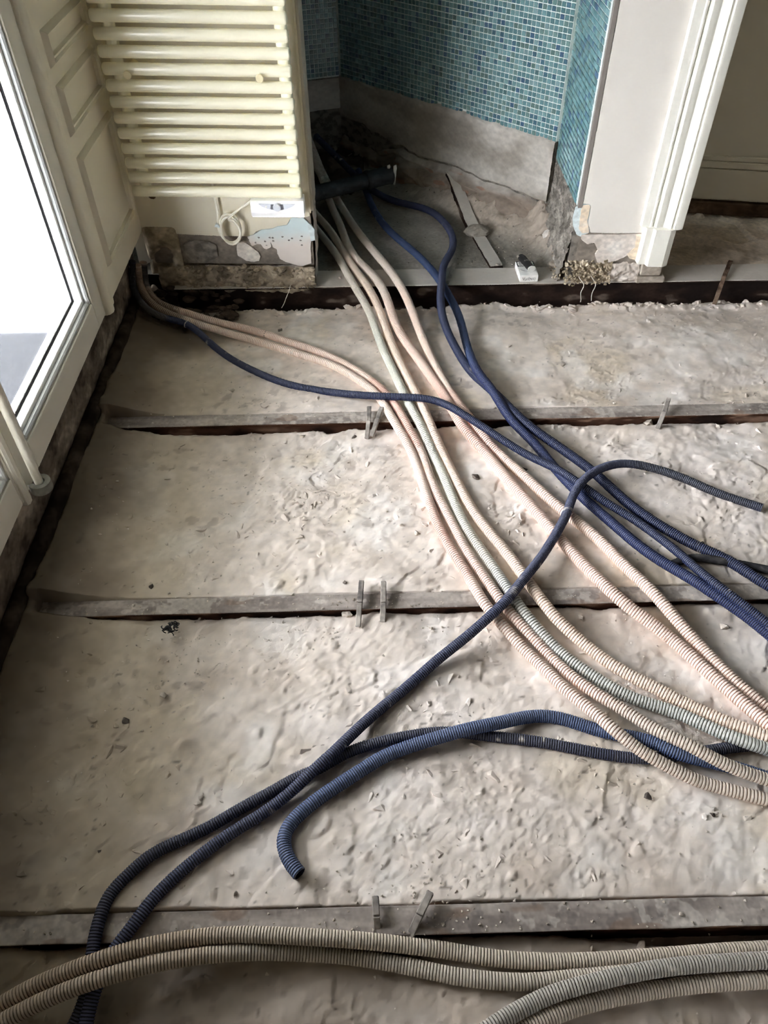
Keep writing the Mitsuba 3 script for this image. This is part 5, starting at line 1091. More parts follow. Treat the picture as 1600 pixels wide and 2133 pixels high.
    'D3': (0.0098,[[-0.7087,2.085,0.1478],[-0.7146,2.0849,0.1263],[-0.7196,2.0838,0.1046],[-0.7217,2.0789,0.0831],[-0.7178,2.0658,0.066],[-0.709,2.048,0.0562],[-0.6975,2.0301,0.0495],[-0.6837,2.0137,0.0434],[-0.6675,1.9997,0.0375],[-0.6492,1.988,0.0326],[-0.6293,1.9789,0.0285],[-0.6083,1.9725,0.0248],[-0.5868,1.9676,0.0212],[-0.5659,1.961,0.0176],[-0.5466,1.9505,0.0141],[-0.5292,1.937,0.0106],[-0.5134,1.9216,0.0071],[-0.4987,1.9053,0.0037],[-0.4842,1.8887,0.0004],[-0.4695,1.8722,-0.0025],[-0.4545,1.8558,-0.0045],[-0.4394,1.8394,-0.0056],[-0.4241,1.8233,-0.0059],[-0.4083,1.8075,-0.0059],[-0.392,1.7923,-0.0056],[-0.3753,1.7776,-0.0053],[-0.3582,1.7633,-0.0048],[-0.3408,1.7494,-0.0043],[-0.3231,1.7358,-0.0038],[-0.3053,1.7225,-0.0032],[-0.2871,1.7096,-0.0025],[-0.2684,1.6975,-0.0019],[-0.2492,1.6862,-0.0012],[-0.2292,1.6762,-0.0006],[-0.2088,1.6675,-0.0001],[-0.1879,1.6597,0.0005],[-0.1668,1.6525,0.0012],[-0.1459,1.6449,0.0026],[-0.1254,1.6366,0.0051],[-0.1051,1.6279,0.0084],[-0.0848,1.6193,0.0118],[-0.0644,1.6111,0.0154],[-0.0438,1.6035,0.0189],[-0.0229,1.5964,0.0223],[-0.0016,1.5905,0.0251],[0.0203,1.5867,0.0265],[0.0425,1.5842,0.0271],[0.0646,1.5815,0.0278],[0.0866,1.5781,0.0287],[0.1085,1.5744,0.029],[0.1303,1.5698,0.0282],[0.1509,1.5614,0.0278],[0.1684,1.5477,0.0294],[0.1838,1.5318,0.0315],[0.1991,1.5156,0.0322],[0.2152,1.5003,0.0307],[0.2316,1.4853,0.0285],[0.2478,1.4702,0.0262],[0.2642,1.4553,0.0234],[0.2807,1.4408,0.0201],[0.2973,1.4263,0.0165],[0.3141,1.4121,0.013],[0.3311,1.3982,0.0095],[0.3486,1.3847,0.0063],[0.3659,1.3708,0.0046],[0.3821,1.3556,0.0058],[0.3974,1.3396,0.0088],[0.412,1.3231,0.0121],[0.4259,1.3059,0.015],[0.4396,1.2884,0.0166],[0.4537,1.2711,0.0166],[0.4684,1.2545,0.0149],[0.4839,1.2387,0.012],[0.4999,1.2236,0.0085],[0.5165,1.2092,0.005],[0.5337,1.1954,0.0015],[0.5509,1.1816,-0.0018],[0.567,1.1664,-0.0037],[0.581,1.1491,-0.0035],[0.5931,1.1304,-0.0017],[0.6037,1.1111,0.0013],[0.6137,1.0914,0.0047],[0.6232,1.0716,0.0081],[0.6321,1.0515,0.0117],[0.6406,1.0311,0.0152],[0.6487,1.0107,0.0187],[0.6572,0.9904,0.0222],[0.6664,0.9704,0.0257],[0.6767,0.9509,0.0287],[0.6889,0.9323,0.0298],[0.7032,0.9152,0.0282],[0.7182,0.8991,0.025],[0.7333,0.883,0.0215],[0.7483,0.867,0.0181],[0.7631,0.8505,0.015],[0.7768,0.8331,0.0135],[0.7898,0.815,0.0133],[0.8029,0.7969,0.0133],[0.8159,0.7788,0.0133],[0.829,0.7608,0.0133],[0.842,0.7427,0.0133],[0.8551,0.7246,0.0133],[0.8681,0.7065,0.0133],[0.8812,0.6885,0.0133],[0.8942,0.6704,0.0133],[0.9073,0.6523,0.0133],[0.9203,0.6343,0.0133],[0.9334,0.6162,0.0133],[0.9464,0.5981,0.0133],[0.9595,0.5801,0.0133],[0.9726,0.562,0.0133],[0.9856,0.5439,0.0133]]),
    'D5': (0.0102,[[0.8649,1.1976,-0.0052],[0.8456,1.2089,-0.0054],[0.8262,1.2199,-0.0056],[0.8069,1.2311,-0.0057],[0.788,1.243,-0.0057],[0.7698,1.2558,-0.0057],[0.7523,1.2697,-0.0057],[0.735,1.2838,-0.0056],[0.7173,1.2974,-0.0055],[0.6985,1.3093,-0.0048],[0.6784,1.3188,-0.0029],[0.6574,1.3258,0.0],[0.636,1.3308,0.0034],[0.6142,1.3339,0.007],[0.5922,1.3342,0.0106],[0.5704,1.3309,0.0142],[0.5496,1.3239,0.0177],[0.53,1.3139,0.0212],[0.5117,1.3016,0.0245],[0.4945,1.2877,0.0275],[0.4783,1.2726,0.0301],[0.4632,1.2563,0.0317],[0.4493,1.2389,0.0303],[0.4376,1.22,0.0278],[0.4278,1.2002,0.0248],[0.4186,1.1801,0.0223],[0.409,1.1599,0.0209],[0.3987,1.1402,0.0207],[0.3875,1.1209,0.0211],[0.3758,1.1019,0.0206],[0.3639,1.083,0.0198],[0.3519,1.0642,0.0201],[0.3399,1.0455,0.0218],[0.3275,1.0271,0.0244],[0.3146,1.0091,0.0271],[0.3013,0.9914,0.0294],[0.2877,0.9737,0.0305],[0.2742,0.9559,0.0311],[0.2604,0.9384,0.0309],[0.2457,0.9217,0.0295],[0.2299,0.9061,0.0272],[0.2135,0.8913,0.0243],[0.1968,0.8769,0.021],[0.1799,0.8628,0.0175],[0.1627,0.849,0.014],[0.1451,0.8357,0.0105],[0.1274,0.8226,0.0069],[0.1098,0.8094,0.0034],[0.0925,0.7956,-0.0001],[0.0757,0.7814,-0.0034],[0.059,0.7667,-0.0057],[0.0426,0.7517,-0.0065],[0.0261,0.7366,-0.0063],[0.0096,0.7216,-0.0054],[-0.0065,0.7063,-0.0036],[-0.0219,0.6904,-0.0007],[-0.0368,0.6741,0.0027],[-0.0512,0.6575,0.0062],[-0.0655,0.6407,0.0096],[-0.0799,0.6239,0.0124],[-0.0953,0.6078,0.0139],[-0.1114,0.5924,0.0135],[-0.1277,0.5773,0.0113],[-0.1439,0.5624,0.008],[-0.1607,0.548,0.0045],[-0.1782,0.5347,0.0012],[-0.1965,0.522,-0.001],[-0.215,0.5097,-0.0014],[-0.2337,0.4974,-0.0008],[-0.252,0.4847,-0.0],[-0.2698,0.4713,0.0008],[-0.287,0.4571,0.0017],[-0.3037,0.4423,0.0027],[-0.3198,0.4269,0.0037],[-0.3351,0.4107,0.0049],[-0.349,0.3934,0.0069],[-0.3611,0.3748,0.0092],[-0.3724,0.3556,0.0101],[-0.3842,0.3366,0.0099],[-0.3961,0.3178,0.0089],[-0.4044,0.2972,0.0103],[-0.4093,0.2756,0.0125],[-0.4126,0.2536,0.0114],[-0.4141,0.2316,0.0081],[-0.4142,0.2095,0.005],[-0.4142,0.1872,0.0044],[-0.4142,0.1649,0.0044],[-0.4142,0.1426,0.0044],[-0.4141,0.1203,0.0044],[-0.4141,0.0979,0.0044],[-0.4141,0.0756,0.0044],[-0.414,0.0533,0.0044],[-0.414,0.031,0.0044],[-0.414,0.0087,0.0044],[-0.414,-0.0136,0.0044],[-0.4139,-0.0359,0.0044]]),
    'E2': (0.0117,[[-0.5625,0.2147,0.0095],[-0.5425,0.2247,0.0122],[-0.5222,0.2342,0.0156],[-0.5018,0.2431,0.0192],[-0.4812,0.2515,0.0228],[-0.4602,0.259,0.0263],[-0.4389,0.2658,0.0297],[-0.4174,0.2722,0.032],[-0.3958,0.2786,0.0315],[-0.3743,0.2851,0.0287],[-0.3528,0.2912,0.0252],[-0.3312,0.2967,0.0217],[-0.3095,0.3015,0.0181],[-0.2875,0.3055,0.0145],[-0.2655,0.3088,0.011],[-0.2434,0.3115,0.0074],[-0.2212,0.3136,0.0038],[-0.1989,0.315,0.0003],[-0.1766,0.3158,-0.0033],[-0.1543,0.316,-0.0069],[-0.132,0.3158,-0.0104],[-0.1097,0.3154,-0.0137],[-0.0873,0.3144,-0.0162],[-0.0648,0.3124,-0.0174],[-0.0424,0.3097,-0.0177],[-0.0201,0.3063,-0.0178],[0.0021,0.3025,-0.0178],[0.0243,0.2983,-0.0178],[0.0464,0.2937,-0.0177],[0.0685,0.2889,-0.0176],[0.0906,0.2845,-0.0175],[0.113,0.281,-0.0174],[0.1354,0.2783,-0.0174],[0.1578,0.276,-0.0173],[0.1804,0.2745,-0.0172],[0.2029,0.2741,-0.0172],[0.2255,0.2749,-0.0172],[0.248,0.2764,-0.0173],[0.2705,0.2781,-0.0173],[0.293,0.2798,-0.0174],[0.3156,0.2815,-0.0174],[0.3381,0.2833,-0.0175],[0.3606,0.2849,-0.0175],[0.3831,0.2864,-0.0175],[0.4057,0.2875,-0.0176],[0.4282,0.2884,-0.0176],[0.4508,0.2891,-0.0176],[0.4734,0.2897,-0.0176],[0.4959,0.2901,-0.0176],[0.5185,0.2904,-0.0176],[0.5411,0.2908,-0.0176],[0.5637,0.2912,-0.0176],[0.5862,0.2917,-0.0176],[0.6088,0.2924,-0.0176],[0.6314,0.2931,-0.0176],[0.654,0.2938,-0.0176],[0.6765,0.2945,-0.0176],[0.6991,0.2952,-0.0176],[0.7217,0.2959,-0.0176],[0.7442,0.2966,-0.0176],[0.7668,0.2973,-0.0176],[0.7894,0.298,-0.0176],[0.8119,0.2987,-0.0176],[0.8345,0.2994,-0.0176],[0.8571,0.3001,-0.0176],[0.8796,0.3008,-0.0176],[0.9022,0.3015,-0.0176],[0.9248,0.3022,-0.0176],[0.9473,0.3029,-0.0176]]),
    'E1': (0.0117,[[-0.5722,0.2362,0.0043],[-0.5522,0.2461,0.0069],[-0.5322,0.256,0.0103],[-0.5122,0.2655,0.0139],[-0.4918,0.2743,0.0174],[-0.471,0.282,0.021],[-0.4499,0.2888,0.0245],[-0.4285,0.2951,0.0277],[-0.407,0.3015,0.0295],[-0.3856,0.3083,0.0283],[-0.3643,0.3147,0.0253],[-0.3428,0.3203,0.0218],[-0.3211,0.3251,0.0182],[-0.2992,0.3292,0.015],[-0.2771,0.3323,0.0128],[-0.2547,0.3342,0.0119],[-0.2322,0.335,0.0117],[-0.2098,0.3351,0.0117],[-0.1873,0.3345,0.0117],[-0.1648,0.3335,0.0117],[-0.1424,0.3323,0.0117],[-0.1199,0.3309,0.0116],[-0.0975,0.3296,0.0109],[-0.0751,0.3284,0.009],[-0.0529,0.3273,0.006],[-0.0307,0.3261,0.0025],[-0.0085,0.3246,-0.001],[0.0136,0.323,-0.0046],[0.0358,0.3212,-0.0081],[0.0579,0.3194,-0.0116],[0.08,0.3171,-0.0147],[0.1022,0.314,-0.0168],[0.1244,0.3103,-0.0176],[0.1466,0.3068,-0.0178],[0.1689,0.3041,-0.0178],[0.1913,0.3021,-0.0178],[0.2137,0.3007,-0.0178],[0.2362,0.2997,-0.0178],[0.2587,0.2992,-0.0178],[0.2812,0.2992,-0.0178],[0.3036,0.2996,-0.0178],[0.3261,0.3003,-0.0178],[0.3486,0.3011,-0.0178],[0.3711,0.3022,-0.0178],[0.3935,0.3033,-0.0178],[0.416,0.3046,-0.0178],[0.4384,0.3058,-0.0178],[0.4609,0.307,-0.0178],[0.4833,0.308,-0.0178],[0.5058,0.3088,-0.0178],[0.5283,0.3095,-0.0178],[0.5508,0.3101,-0.0178],[0.5732,0.3107,-0.0178],[0.5957,0.3115,-0.0178],[0.6182,0.3125,-0.0178],[0.6406,0.3135,-0.0178],[0.6631,0.3144,-0.0178],[0.6856,0.3154,-0.0178],[0.708,0.3164,-0.0178],[0.7305,0.3174,-0.0178],[0.753,0.3184,-0.0178],[0.7754,0.3193,-0.0178],[0.7979,0.3203,-0.0178],[0.8204,0.3213,-0.0178],[0.8428,0.3223,-0.0178],[0.8653,0.3232,-0.0178],[0.8877,0.3242,-0.0178],[0.9102,0.3252,-0.0178],[0.9327,0.3262,-0.0178],[0.9551,0.3272,-0.0178]]),
    'E4': (0.0117,[[-0.1103,0.0834,-0.0123],[-0.0897,0.0926,-0.0123],[-0.0691,0.1018,-0.0123],[-0.0485,0.111,-0.0123],[-0.0279,0.1202,-0.0123],[-0.0073,0.1294,-0.0123],[0.0133,0.1385,-0.0123],[0.0339,0.1477,-0.0123],[0.0544,0.1569,-0.0123],[0.075,0.1661,-0.0123],[0.0956,0.1753,-0.0123],[0.1162,0.1845,-0.0123],[0.1368,0.1936,-0.0123],[0.1574,0.2028,-0.0125],[0.1781,0.2118,-0.0132],[0.1989,0.2203,-0.0138],[0.2201,0.2282,-0.0144],[0.2415,0.2351,-0.0149],[0.2633,0.241,-0.0153],[0.2853,0.246,-0.0157],[0.3074,0.2501,-0.0159],[0.3297,0.2538,-0.0161],[0.352,0.2569,-0.0163],[0.3743,0.2598,-0.0163],[0.3967,0.2623,-0.0157],[0.4191,0.2642,-0.0138],[0.4415,0.2655,-0.0114],[0.464,0.2665,-0.0097],[0.4865,0.2674,-0.0089],[0.509,0.2681,-0.0085],[0.5315,0.2687,-0.0082],[0.5541,0.2691,-0.0081],[0.5766,0.2695,-0.0083],[0.5992,0.2699,-0.0086],[0.6217,0.2702,-0.0086],[0.6443,0.2705,-0.0086],[0.6668,0.2708,-0.0086],[0.6893,0.2711,-0.0086],[0.7119,0.2714,-0.0086],[0.7344,0.2717,-0.0086],[0.757,0.272,-0.0086],[0.7795,0.2723,-0.0086],[0.8021,0.2726,-0.0086],[0.8246,0.2729,-0.0086],[0.8472,0.2733,-0.0086],[0.8697,0.2736,-0.0086],[0.8922,0.2739,-0.0086],[0.9148,0.2742,-0.0086],[0.9373,0.2745,-0.0086]]),
    'E3': (0.0117,[[-0.1323,0.0661,-0.0028],[-0.1127,0.077,-0.0028],[-0.0931,0.0879,-0.0028],[-0.0734,0.0988,-0.0028],[-0.0538,0.1098,-0.0028],[-0.0342,0.1207,-0.0028],[-0.0145,0.1316,-0.0028],[0.0051,0.1425,-0.0028],[0.0247,0.1534,-0.0028],[0.0444,0.1643,-0.0028],[0.064,0.1752,-0.0028],[0.0836,0.1861,-0.0028],[0.1033,0.197,-0.0028],[0.1229,0.2079,-0.0022],[0.1428,0.2184,-0.0018],[0.1628,0.2284,-0.0033],[0.1831,0.2377,-0.0052],[0.2039,0.2463,-0.0059],[0.2251,0.2536,-0.0044],[0.2466,0.2592,-0.0016],[0.2685,0.2636,0.0008],[0.2906,0.2676,0.0025],[0.3126,0.2716,0.0037],[0.3348,0.2754,0.0045],[0.3569,0.2788,0.005],[0.3792,0.2818,0.0054],[0.4015,0.2841,0.0055],[0.4239,0.2858,0.0056],[0.4464,0.2871,0.0057],[0.4688,0.288,0.0057],[0.4913,0.2889,0.0057],[0.5137,0.2896,0.0057],[0.5362,0.2902,0.0057],[0.5586,0.2908,0.0057],[0.5811,0.2914,0.0057],[0.6035,0.292,0.0057],[0.626,0.2926,0.0057],[0.6484,0.2933,0.0057],[0.6709,0.2939,0.0057],[0.6933,0.2945,0.0057],[0.7158,0.2951,0.0057],[0.7382,0.2957,0.0057],[0.7607,0.2963,0.0057],[0.7831,0.2969,0.0057],[0.8056,0.2975,0.0057],[0.828,0.2981,0.0057],[0.8505,0.2987,0.0057],[0.8729,0.2993,0.0057],[0.8954,0.3,0.0057],[0.9179,0.3006,0.0057],[0.9403,0.3012,0.0057]]),
}



def conduit(key, route, label, tone, groove, pitch=0.0042, depth=0.0011, sides=12, dust=(196, 186, 174), dustiness=0.35, patches=(), open_end=False, seed=0, cat_='conduit', crest_to=0.56):
    r, P = ROUTES[route]
    P = np.array(P)
    length = np.linalg.norm(np.diff(P, axis=0), axis=1).sum()
    k = np.arange(int(length / pitch))
    ph = np.array([0.0, 0.10, crest_to, crest_to + 0.10, crest_to + 0.18, 0.92])
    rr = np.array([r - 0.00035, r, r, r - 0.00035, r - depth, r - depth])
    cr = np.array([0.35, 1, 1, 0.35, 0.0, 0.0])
    s = (k[:, None] + ph[None, :]).ravel() * pitch
    Q, s = spline(P, s)
    n = len(s)
    R = np.tile(rr, len(k))[:n]
    C = np.tile(cr, len(k))[:n]
    R = R * (1 + 0.025 * (nz(np.c_[np.floor(s / pitch) * 1.7, 0 * s + seed, 0 * s]) - 0.5))
    m = rings(Q, R, sides, caps=not open_end)
    v = np.array(m.vertices)
    nv = n * sides
    up = np.zeros(len(v))
    up[:nv] = (v[:nv, 2] - np.repeat(Q[:, 2], sides)) / r
    crest = np.zeros(len(v))
    crest[:nv] = np.repeat(C, sides)
    sv = np.zeros(len(v))
    sv[:nv] = np.repeat(s, sides)
    tc = np.array(L(*tone))[None] * np.ones((len(v), 1))
    gc = np.array(L(*groove))[None] * np.ones((len(v), 1))
    for s0, s1, c in patches:
        q = 0.06 if s1 - s0 > 0.3 else 0.012
        w = sst(s0 - q, s0 + q, sv) * sst(s1 + q, s1 - q, sv)
        tc = tc * (1 - w[:, None]) + w[:, None] * np.array(L(*c))
        gc = gc * (1 - w[:, None]) + w[:, None] * np.array(L(*c)) * (gc * 0.5 + 0.25)
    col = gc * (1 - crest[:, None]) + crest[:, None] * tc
    w = dustiness * sst(-0.3, 0.9, up) * (0.35 + 0.9 * nf(np.c_[v * 18], 3, seed)) * (0.25 + 0.75 * crest)
    w = np.clip(w, 0, 0.9)
    col = col * (1 - w[:, None]) + w[:, None] * np.array(L(*dust))
    spot = sst(0.80, 0.9, nz(np.c_[v * 75], seed + 3)) * sst(0.5, 0.7, nf(v * 7, 2, seed)) * 0.6
    col = col * (1 - spot[:, None]) + spot[:, None] * np.array(L(216, 208, 198))
    col = col * (0.92 + 0.16 * nf(v * 90, 2, seed + 9))[:, None]
    if open_end:
        t, A, B = frames(Q)
        inner = rings(Q[::-1][:40], r * 0.74, sides, caps=False)
        inner.faces = inner.faces[:, ::-1]
        ang = np.arange(sides)
        # annular rim at the cut
        ro, ri = v[(n - 1) * sides:n * sides], np.array(inner.vertices)[:sides]
        o = len(v)
        # match the two rings by nearest angle
        idx = [int(np.argmin(np.linalg.norm(ri - (Q[-1] + 0.74 * (p_ - Q[-1])), axis=1))) for p_ in ro]
        rim = trimesh.Trimesh(np.vstack([ro, ri[idx]]), np.array([f for j in range(sides) for f in ((j, (j + 1) % sides, sides + (j + 1) % sides), (j, sides + (j + 1) % sides, sides + j))]), process=False)
        cap = rings(Q[:2], r * 0.9, sides, caps=True)
        m = cat([m, inner, rim, cap])
        extra = len(m.vertices) - len(col)
        col = np.vstack([col, np.tile(np.array(L(*groove)) * 0.8, (extra, 1))])
    add(key, m, 'm_vc', True, label=label, cat=cat_, group='corrugated conduits on the floor', color=col)


BLUE, BGR = (44, 54, 90), (16, 18, 32)
BD = (108, 112, 126)
GREY, GGR = (206, 193, 176), (122, 110, 98)
PK_ = dict(pitch=0.0056, depth=0.0015, dust=(226, 216, 206))
conduit('corrugated_conduit', 'B1', 'pale pink conduit from the left corner, lowest of the pink run at the right edge', (242, 227, 213), (200, 166, 150), patches=((0, 0.25, (158, 138, 118)), (1.35, 1.6, (232, 196, 180)), (2.0, 2.4, (208, 194, 180))), seed=1, **PK_)  # brown start of the run: dust and shade put into the colour
conduit('corrugated_conduit_001', 'B2', 'pink corrugated conduit from the left corner with a torn rib, upper of the close pair', (240, 221, 207), (198, 160, 145), patches=((0, 0.085, (40, 40, 44)), (0.085, 0.22, (146, 126, 106)), (0.9, 1.2, (232, 192, 176)), (2.0, 2.4, (206, 194, 180))), seed=2, **PK_)  # brown stretch after the black sleeve: dust with painted shade
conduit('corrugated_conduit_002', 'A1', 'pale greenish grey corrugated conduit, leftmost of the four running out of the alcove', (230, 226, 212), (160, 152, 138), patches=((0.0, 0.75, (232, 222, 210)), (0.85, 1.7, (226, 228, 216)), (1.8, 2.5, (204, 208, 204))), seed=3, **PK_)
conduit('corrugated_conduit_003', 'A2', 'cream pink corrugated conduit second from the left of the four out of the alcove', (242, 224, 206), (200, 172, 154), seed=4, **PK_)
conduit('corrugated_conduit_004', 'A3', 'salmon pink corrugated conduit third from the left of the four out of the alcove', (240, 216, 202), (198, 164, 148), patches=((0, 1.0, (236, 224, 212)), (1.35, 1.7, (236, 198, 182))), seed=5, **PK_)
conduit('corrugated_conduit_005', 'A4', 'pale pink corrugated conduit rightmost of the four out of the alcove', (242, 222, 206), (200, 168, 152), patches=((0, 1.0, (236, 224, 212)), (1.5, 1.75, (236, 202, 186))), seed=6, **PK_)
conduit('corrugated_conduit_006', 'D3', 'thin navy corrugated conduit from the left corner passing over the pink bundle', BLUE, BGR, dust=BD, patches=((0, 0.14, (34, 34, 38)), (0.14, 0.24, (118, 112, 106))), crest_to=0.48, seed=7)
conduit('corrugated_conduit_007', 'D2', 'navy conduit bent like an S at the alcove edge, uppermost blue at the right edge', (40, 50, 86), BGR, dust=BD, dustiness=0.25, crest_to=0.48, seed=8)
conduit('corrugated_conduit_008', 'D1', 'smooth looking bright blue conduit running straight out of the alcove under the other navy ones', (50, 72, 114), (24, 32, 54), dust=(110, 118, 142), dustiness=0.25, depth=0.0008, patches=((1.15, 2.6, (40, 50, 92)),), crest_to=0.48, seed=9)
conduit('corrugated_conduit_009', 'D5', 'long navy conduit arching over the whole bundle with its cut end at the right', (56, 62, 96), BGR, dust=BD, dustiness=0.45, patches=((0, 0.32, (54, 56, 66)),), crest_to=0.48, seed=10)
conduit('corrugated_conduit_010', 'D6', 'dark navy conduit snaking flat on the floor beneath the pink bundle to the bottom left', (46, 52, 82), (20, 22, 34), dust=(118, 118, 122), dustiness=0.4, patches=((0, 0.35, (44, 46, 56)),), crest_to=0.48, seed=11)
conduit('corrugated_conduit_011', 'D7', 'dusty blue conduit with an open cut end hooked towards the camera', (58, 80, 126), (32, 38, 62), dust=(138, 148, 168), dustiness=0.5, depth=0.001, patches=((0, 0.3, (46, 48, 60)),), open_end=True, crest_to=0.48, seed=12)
EK = dict(pitch=0.0047, depth=0.0019, dustiness=0.3, sides=18, crest_to=0.62)
conduit('corrugated_conduit_012', 'E1', 'thick beige corrugated conduit across the bottom, upper of the long pair', GREY, GGR, patches=((0, 0.35, (188, 168, 146)),), seed=13, **EK)
conduit('corrugated_conduit_013', 'E2', 'thick beige corrugated conduit across the bottom, lower of the long pair', (198, 188, 174), GGR, patches=((0, 0.35, (188, 170, 150)),), seed=14, **EK)
conduit('corrugated_conduit_014', 'E3', 'thick dark grey corrugated conduit rising at the bottom right over the beige pair', (168, 163, 155), (84, 80, 74), dust=(188, 180, 168), seed=15, **EK)
conduit('corrugated_conduit_015', 'E4', 'thick light beige corrugated conduit lowest at the bottom right corner', (202, 188, 172), GGR, seed=16, **EK)


# tie wrap and paint ring on the thin navy conduit
def collar(route, s, w, r, key, m, label):
    _, P = ROUTES[route]
    Q, t = spline(np.array(P), 0.001)
    i = int(s / 0.001)
    add(key, rings(Q[i:i + max(3, int(w / 0.001))], r, 14, caps=True), m, 40, label=label)


collar('D3', 0.300, 0.003, 0.0110, 'corrugated_conduit_006__wire_ring', 'm_wire', 'pale wire ring')
collar('B2', 0.505, 0.003, 0.01125, 'corrugated_conduit_001__torn_rib', 'm_black', 'dark torn rib')

def dark_pipe(pts, r, key, label):
    add(key, tube(pts, r, 14), 'm_blackdusty', 40, label=label, cat='pipe')


# black cable stub on the right
dark_pipe([(0.5995, 1.0293, -0.006), (0.6224, 1.0336, 0.004), (0.6545, 1.0423, 0.007), (0.7023, 1.0381, 0.006), (0.7565, 1.0254, 0.004), (0.8075, 1.01, 0.004), (0.8628, 0.9972, 0.004)], 0.0088, 'black_cable', 'short length of black cable sheath under the navy conduits at the right edge')


# ------------------------------------------------------------------ waste pipe in the alcove
tag('waste_pipe', 'black plastic waste pipe with a socket lying across the conduits in the alcove', 'pipe')
pa, pb_ = np.array([-0.330, 2.565, 0.098]), np.array([0.055, 2.768, 0.104])
pd = (pb_ - pa) / np.linalg.norm(pb_ - pa)
pl = np.linalg.norm(pb_ - pa)
add('waste_pipe__tube', rings(np.array([pa, pa + pd * (pl - 0.06)]), 0.026, 28), 'm_pipe', 40)
prof = [(0.100, 0.0262), (0.098, 0.030), (0.094, 0.0325), (0.086, 0.0325), (0.082, 0.030), (0.004, 0.030), (0.0, 0.0325), (-0.003, 0.031)]
SP = np.array([pb_ - pd * a for a, _ in prof])
add('waste_pipe__socket', rings(SP, np.array([r for _, r in prof]), 28), 'm_pipe', 40, label='wider socket end')
tp = []
for k in range(2):
    c = pb_ + np.array([0.016 - 0.022 * k, -0.022 + 0.008 * k, 0.030 - 0.002 * k])
    ln = (0.060, 0.014)[k]
    tp.append(hull([c + np.array(q) for q in ((-0.004, 0, 0.010), (0.006, 0, 0.014), (0.008, 0.004, 0), (0.002, 0.004, -ln), (-0.004, 0.002, -ln + 0.004), (-0.003, -0.001, 0), (0.001, -0.003, -ln / 2))]))
add('waste_pipe__tape', cat(tp), 'm_tape', label='torn strip of pale tape')


# flat steel strap and its mortar lump in the alcove
def strap():
    Q, _ = spline(np.array([(x, y, float(alcove_h(np.array([x]), np.array([y]))[0]) + 0.009 + 0.012 * (y > 2.5)) for x, y in ((0.245, 2.90), (0.285, 2.72), (0.322, 2.56), (0.345, 2.44), (0.366, 2.33), (0.382, 2.236))]), 0.01)
    t = np.gradient(Q, axis=0)
    t /= np.linalg.norm(t, axis=1, keepdims=True)
    sd = np.cross(t, [0, 0, 1.0])
    w = np.interp(np.arange(len(Q)) / len(Q), [0, 1], [0.020, 0.0205])[:, None]
    lo = [0, 0, -0.03]
    v = np.stack([Q - sd * w, Q + sd * w, Q + sd * w + lo, Q - sd * w + lo], 1)
    v = v + 0.002 * (nf(v.reshape(-1, 3) * 30, 2).reshape(len(Q), 4, 1) - 0.5)
    n = len(Q)
    f = []
    for i in range(n - 1):
        for j in range(4):
            k = (j + 1) % 4
            f += [(4 * i + j, 4 * i + k, 4 * i + 4 + k), (4 * i + j, 4 * i + 4 + k, 4 * i + 4 + j)]
    f += [(0, 1, 2), (0, 2, 3), (4 * n - 4, 4 * n - 2, 4 * n - 3), (4 * n - 4, 4 * n - 1, 4 * n - 2)]
    return trimesh.Trimesh(v.reshape(-1, 3), np.array(f), process=False)


add('steel_strap', strap(), 'm_steel_dusty', 30, label='flat grey steel strap set in the alcove floor', cat='strap')
add('mortar_lump', lump((0.340, 2.462, 0.040), (0.042, 0.030, 0.020), 4, 0.5, 4), 'm_screed', True, label='grey lump of mortar over the steel strap in the alcove', cat='mortar')
add('mortar_lump_001', lump((0.562, 2.225, 0.045), (0.022, 0.014, 0.010), 14, 0.5, 3), 'm_brick', True, label='small beige lump of mortar on the joist at the left of the pillar', cat='mortar')
add('mortar_lump_002', lump((0.566, 2.375, 0.060), (0.022, 0.02, 0.020), 24, 0.6, 3), 'm_flake', True, label='whitish lump of plaster on the alcove floor beside the mosaic return', cat='mortar')

# ------------------------------------------------------------------ towel radiator
tag('towel_radiator', 'cream tubular towel radiator on the far left wall', 'radiator')
RY = 2.092
tube_m = rings(np.array([(x, 0, 0) for x in (-0.2310, -0.2305, -0.2285, -0.2245, 0.2245, 0.2285, 0.2305, 0.2310)]), np.array([0.004, 0.0098, 0.0128, 0.0140, 0.0140, 0.0128, 0.0098, 0.004]), 28)
tply = mikit.ply(tube_m, 'm_radiator', smooth=40)
ct, st = math.cos(0.0245), math.sin(0.0245)
for k in range(34):
    z = 0.344 + 0.03765 * k
    if k in (22,):
        continue
    scene[num('towel_radiator__tube')] = {**tply, 'to_world': T(np.array([[ct, 0, st, -0.4295], [0, 1, 0, RY], [-st, 0, ct, z], [0, 0, 0, 1.0]]))}
for x, dz in ((-0.625, 0.004), (-0.218, -0.004)):
    a = np.linspace(0, 2 * np.pi, 17)[:-1]
    pr = [(x + 0.0155 * math.cos(t), RY + 0.014 + 0.012 * math.sin(t)) for t in a]
    add(num('towel_radiator__upright'), prism(pr, 'z', 0.344 + dz - 0.006, 1.60), 'm_radiator', 40)


def bracket():
    pr = [(0.0, 0.0), (0.0, 0.0088), (0.0015, 0.0098), (0.004, 0.0100), (0.0055, 0.0092), (0.006, 0.0045), (0.060, 0.0045), (0.060, 0.012), (0.085, 0.012)]
    P = np.array([(0, a, 0) for a, _ in pr])
    return rings(P + np.array([[0, 1e-6 * k, 0] for k in range(len(pr))]), np.array([max(r, 1e-4) for _, r in pr]), 20)


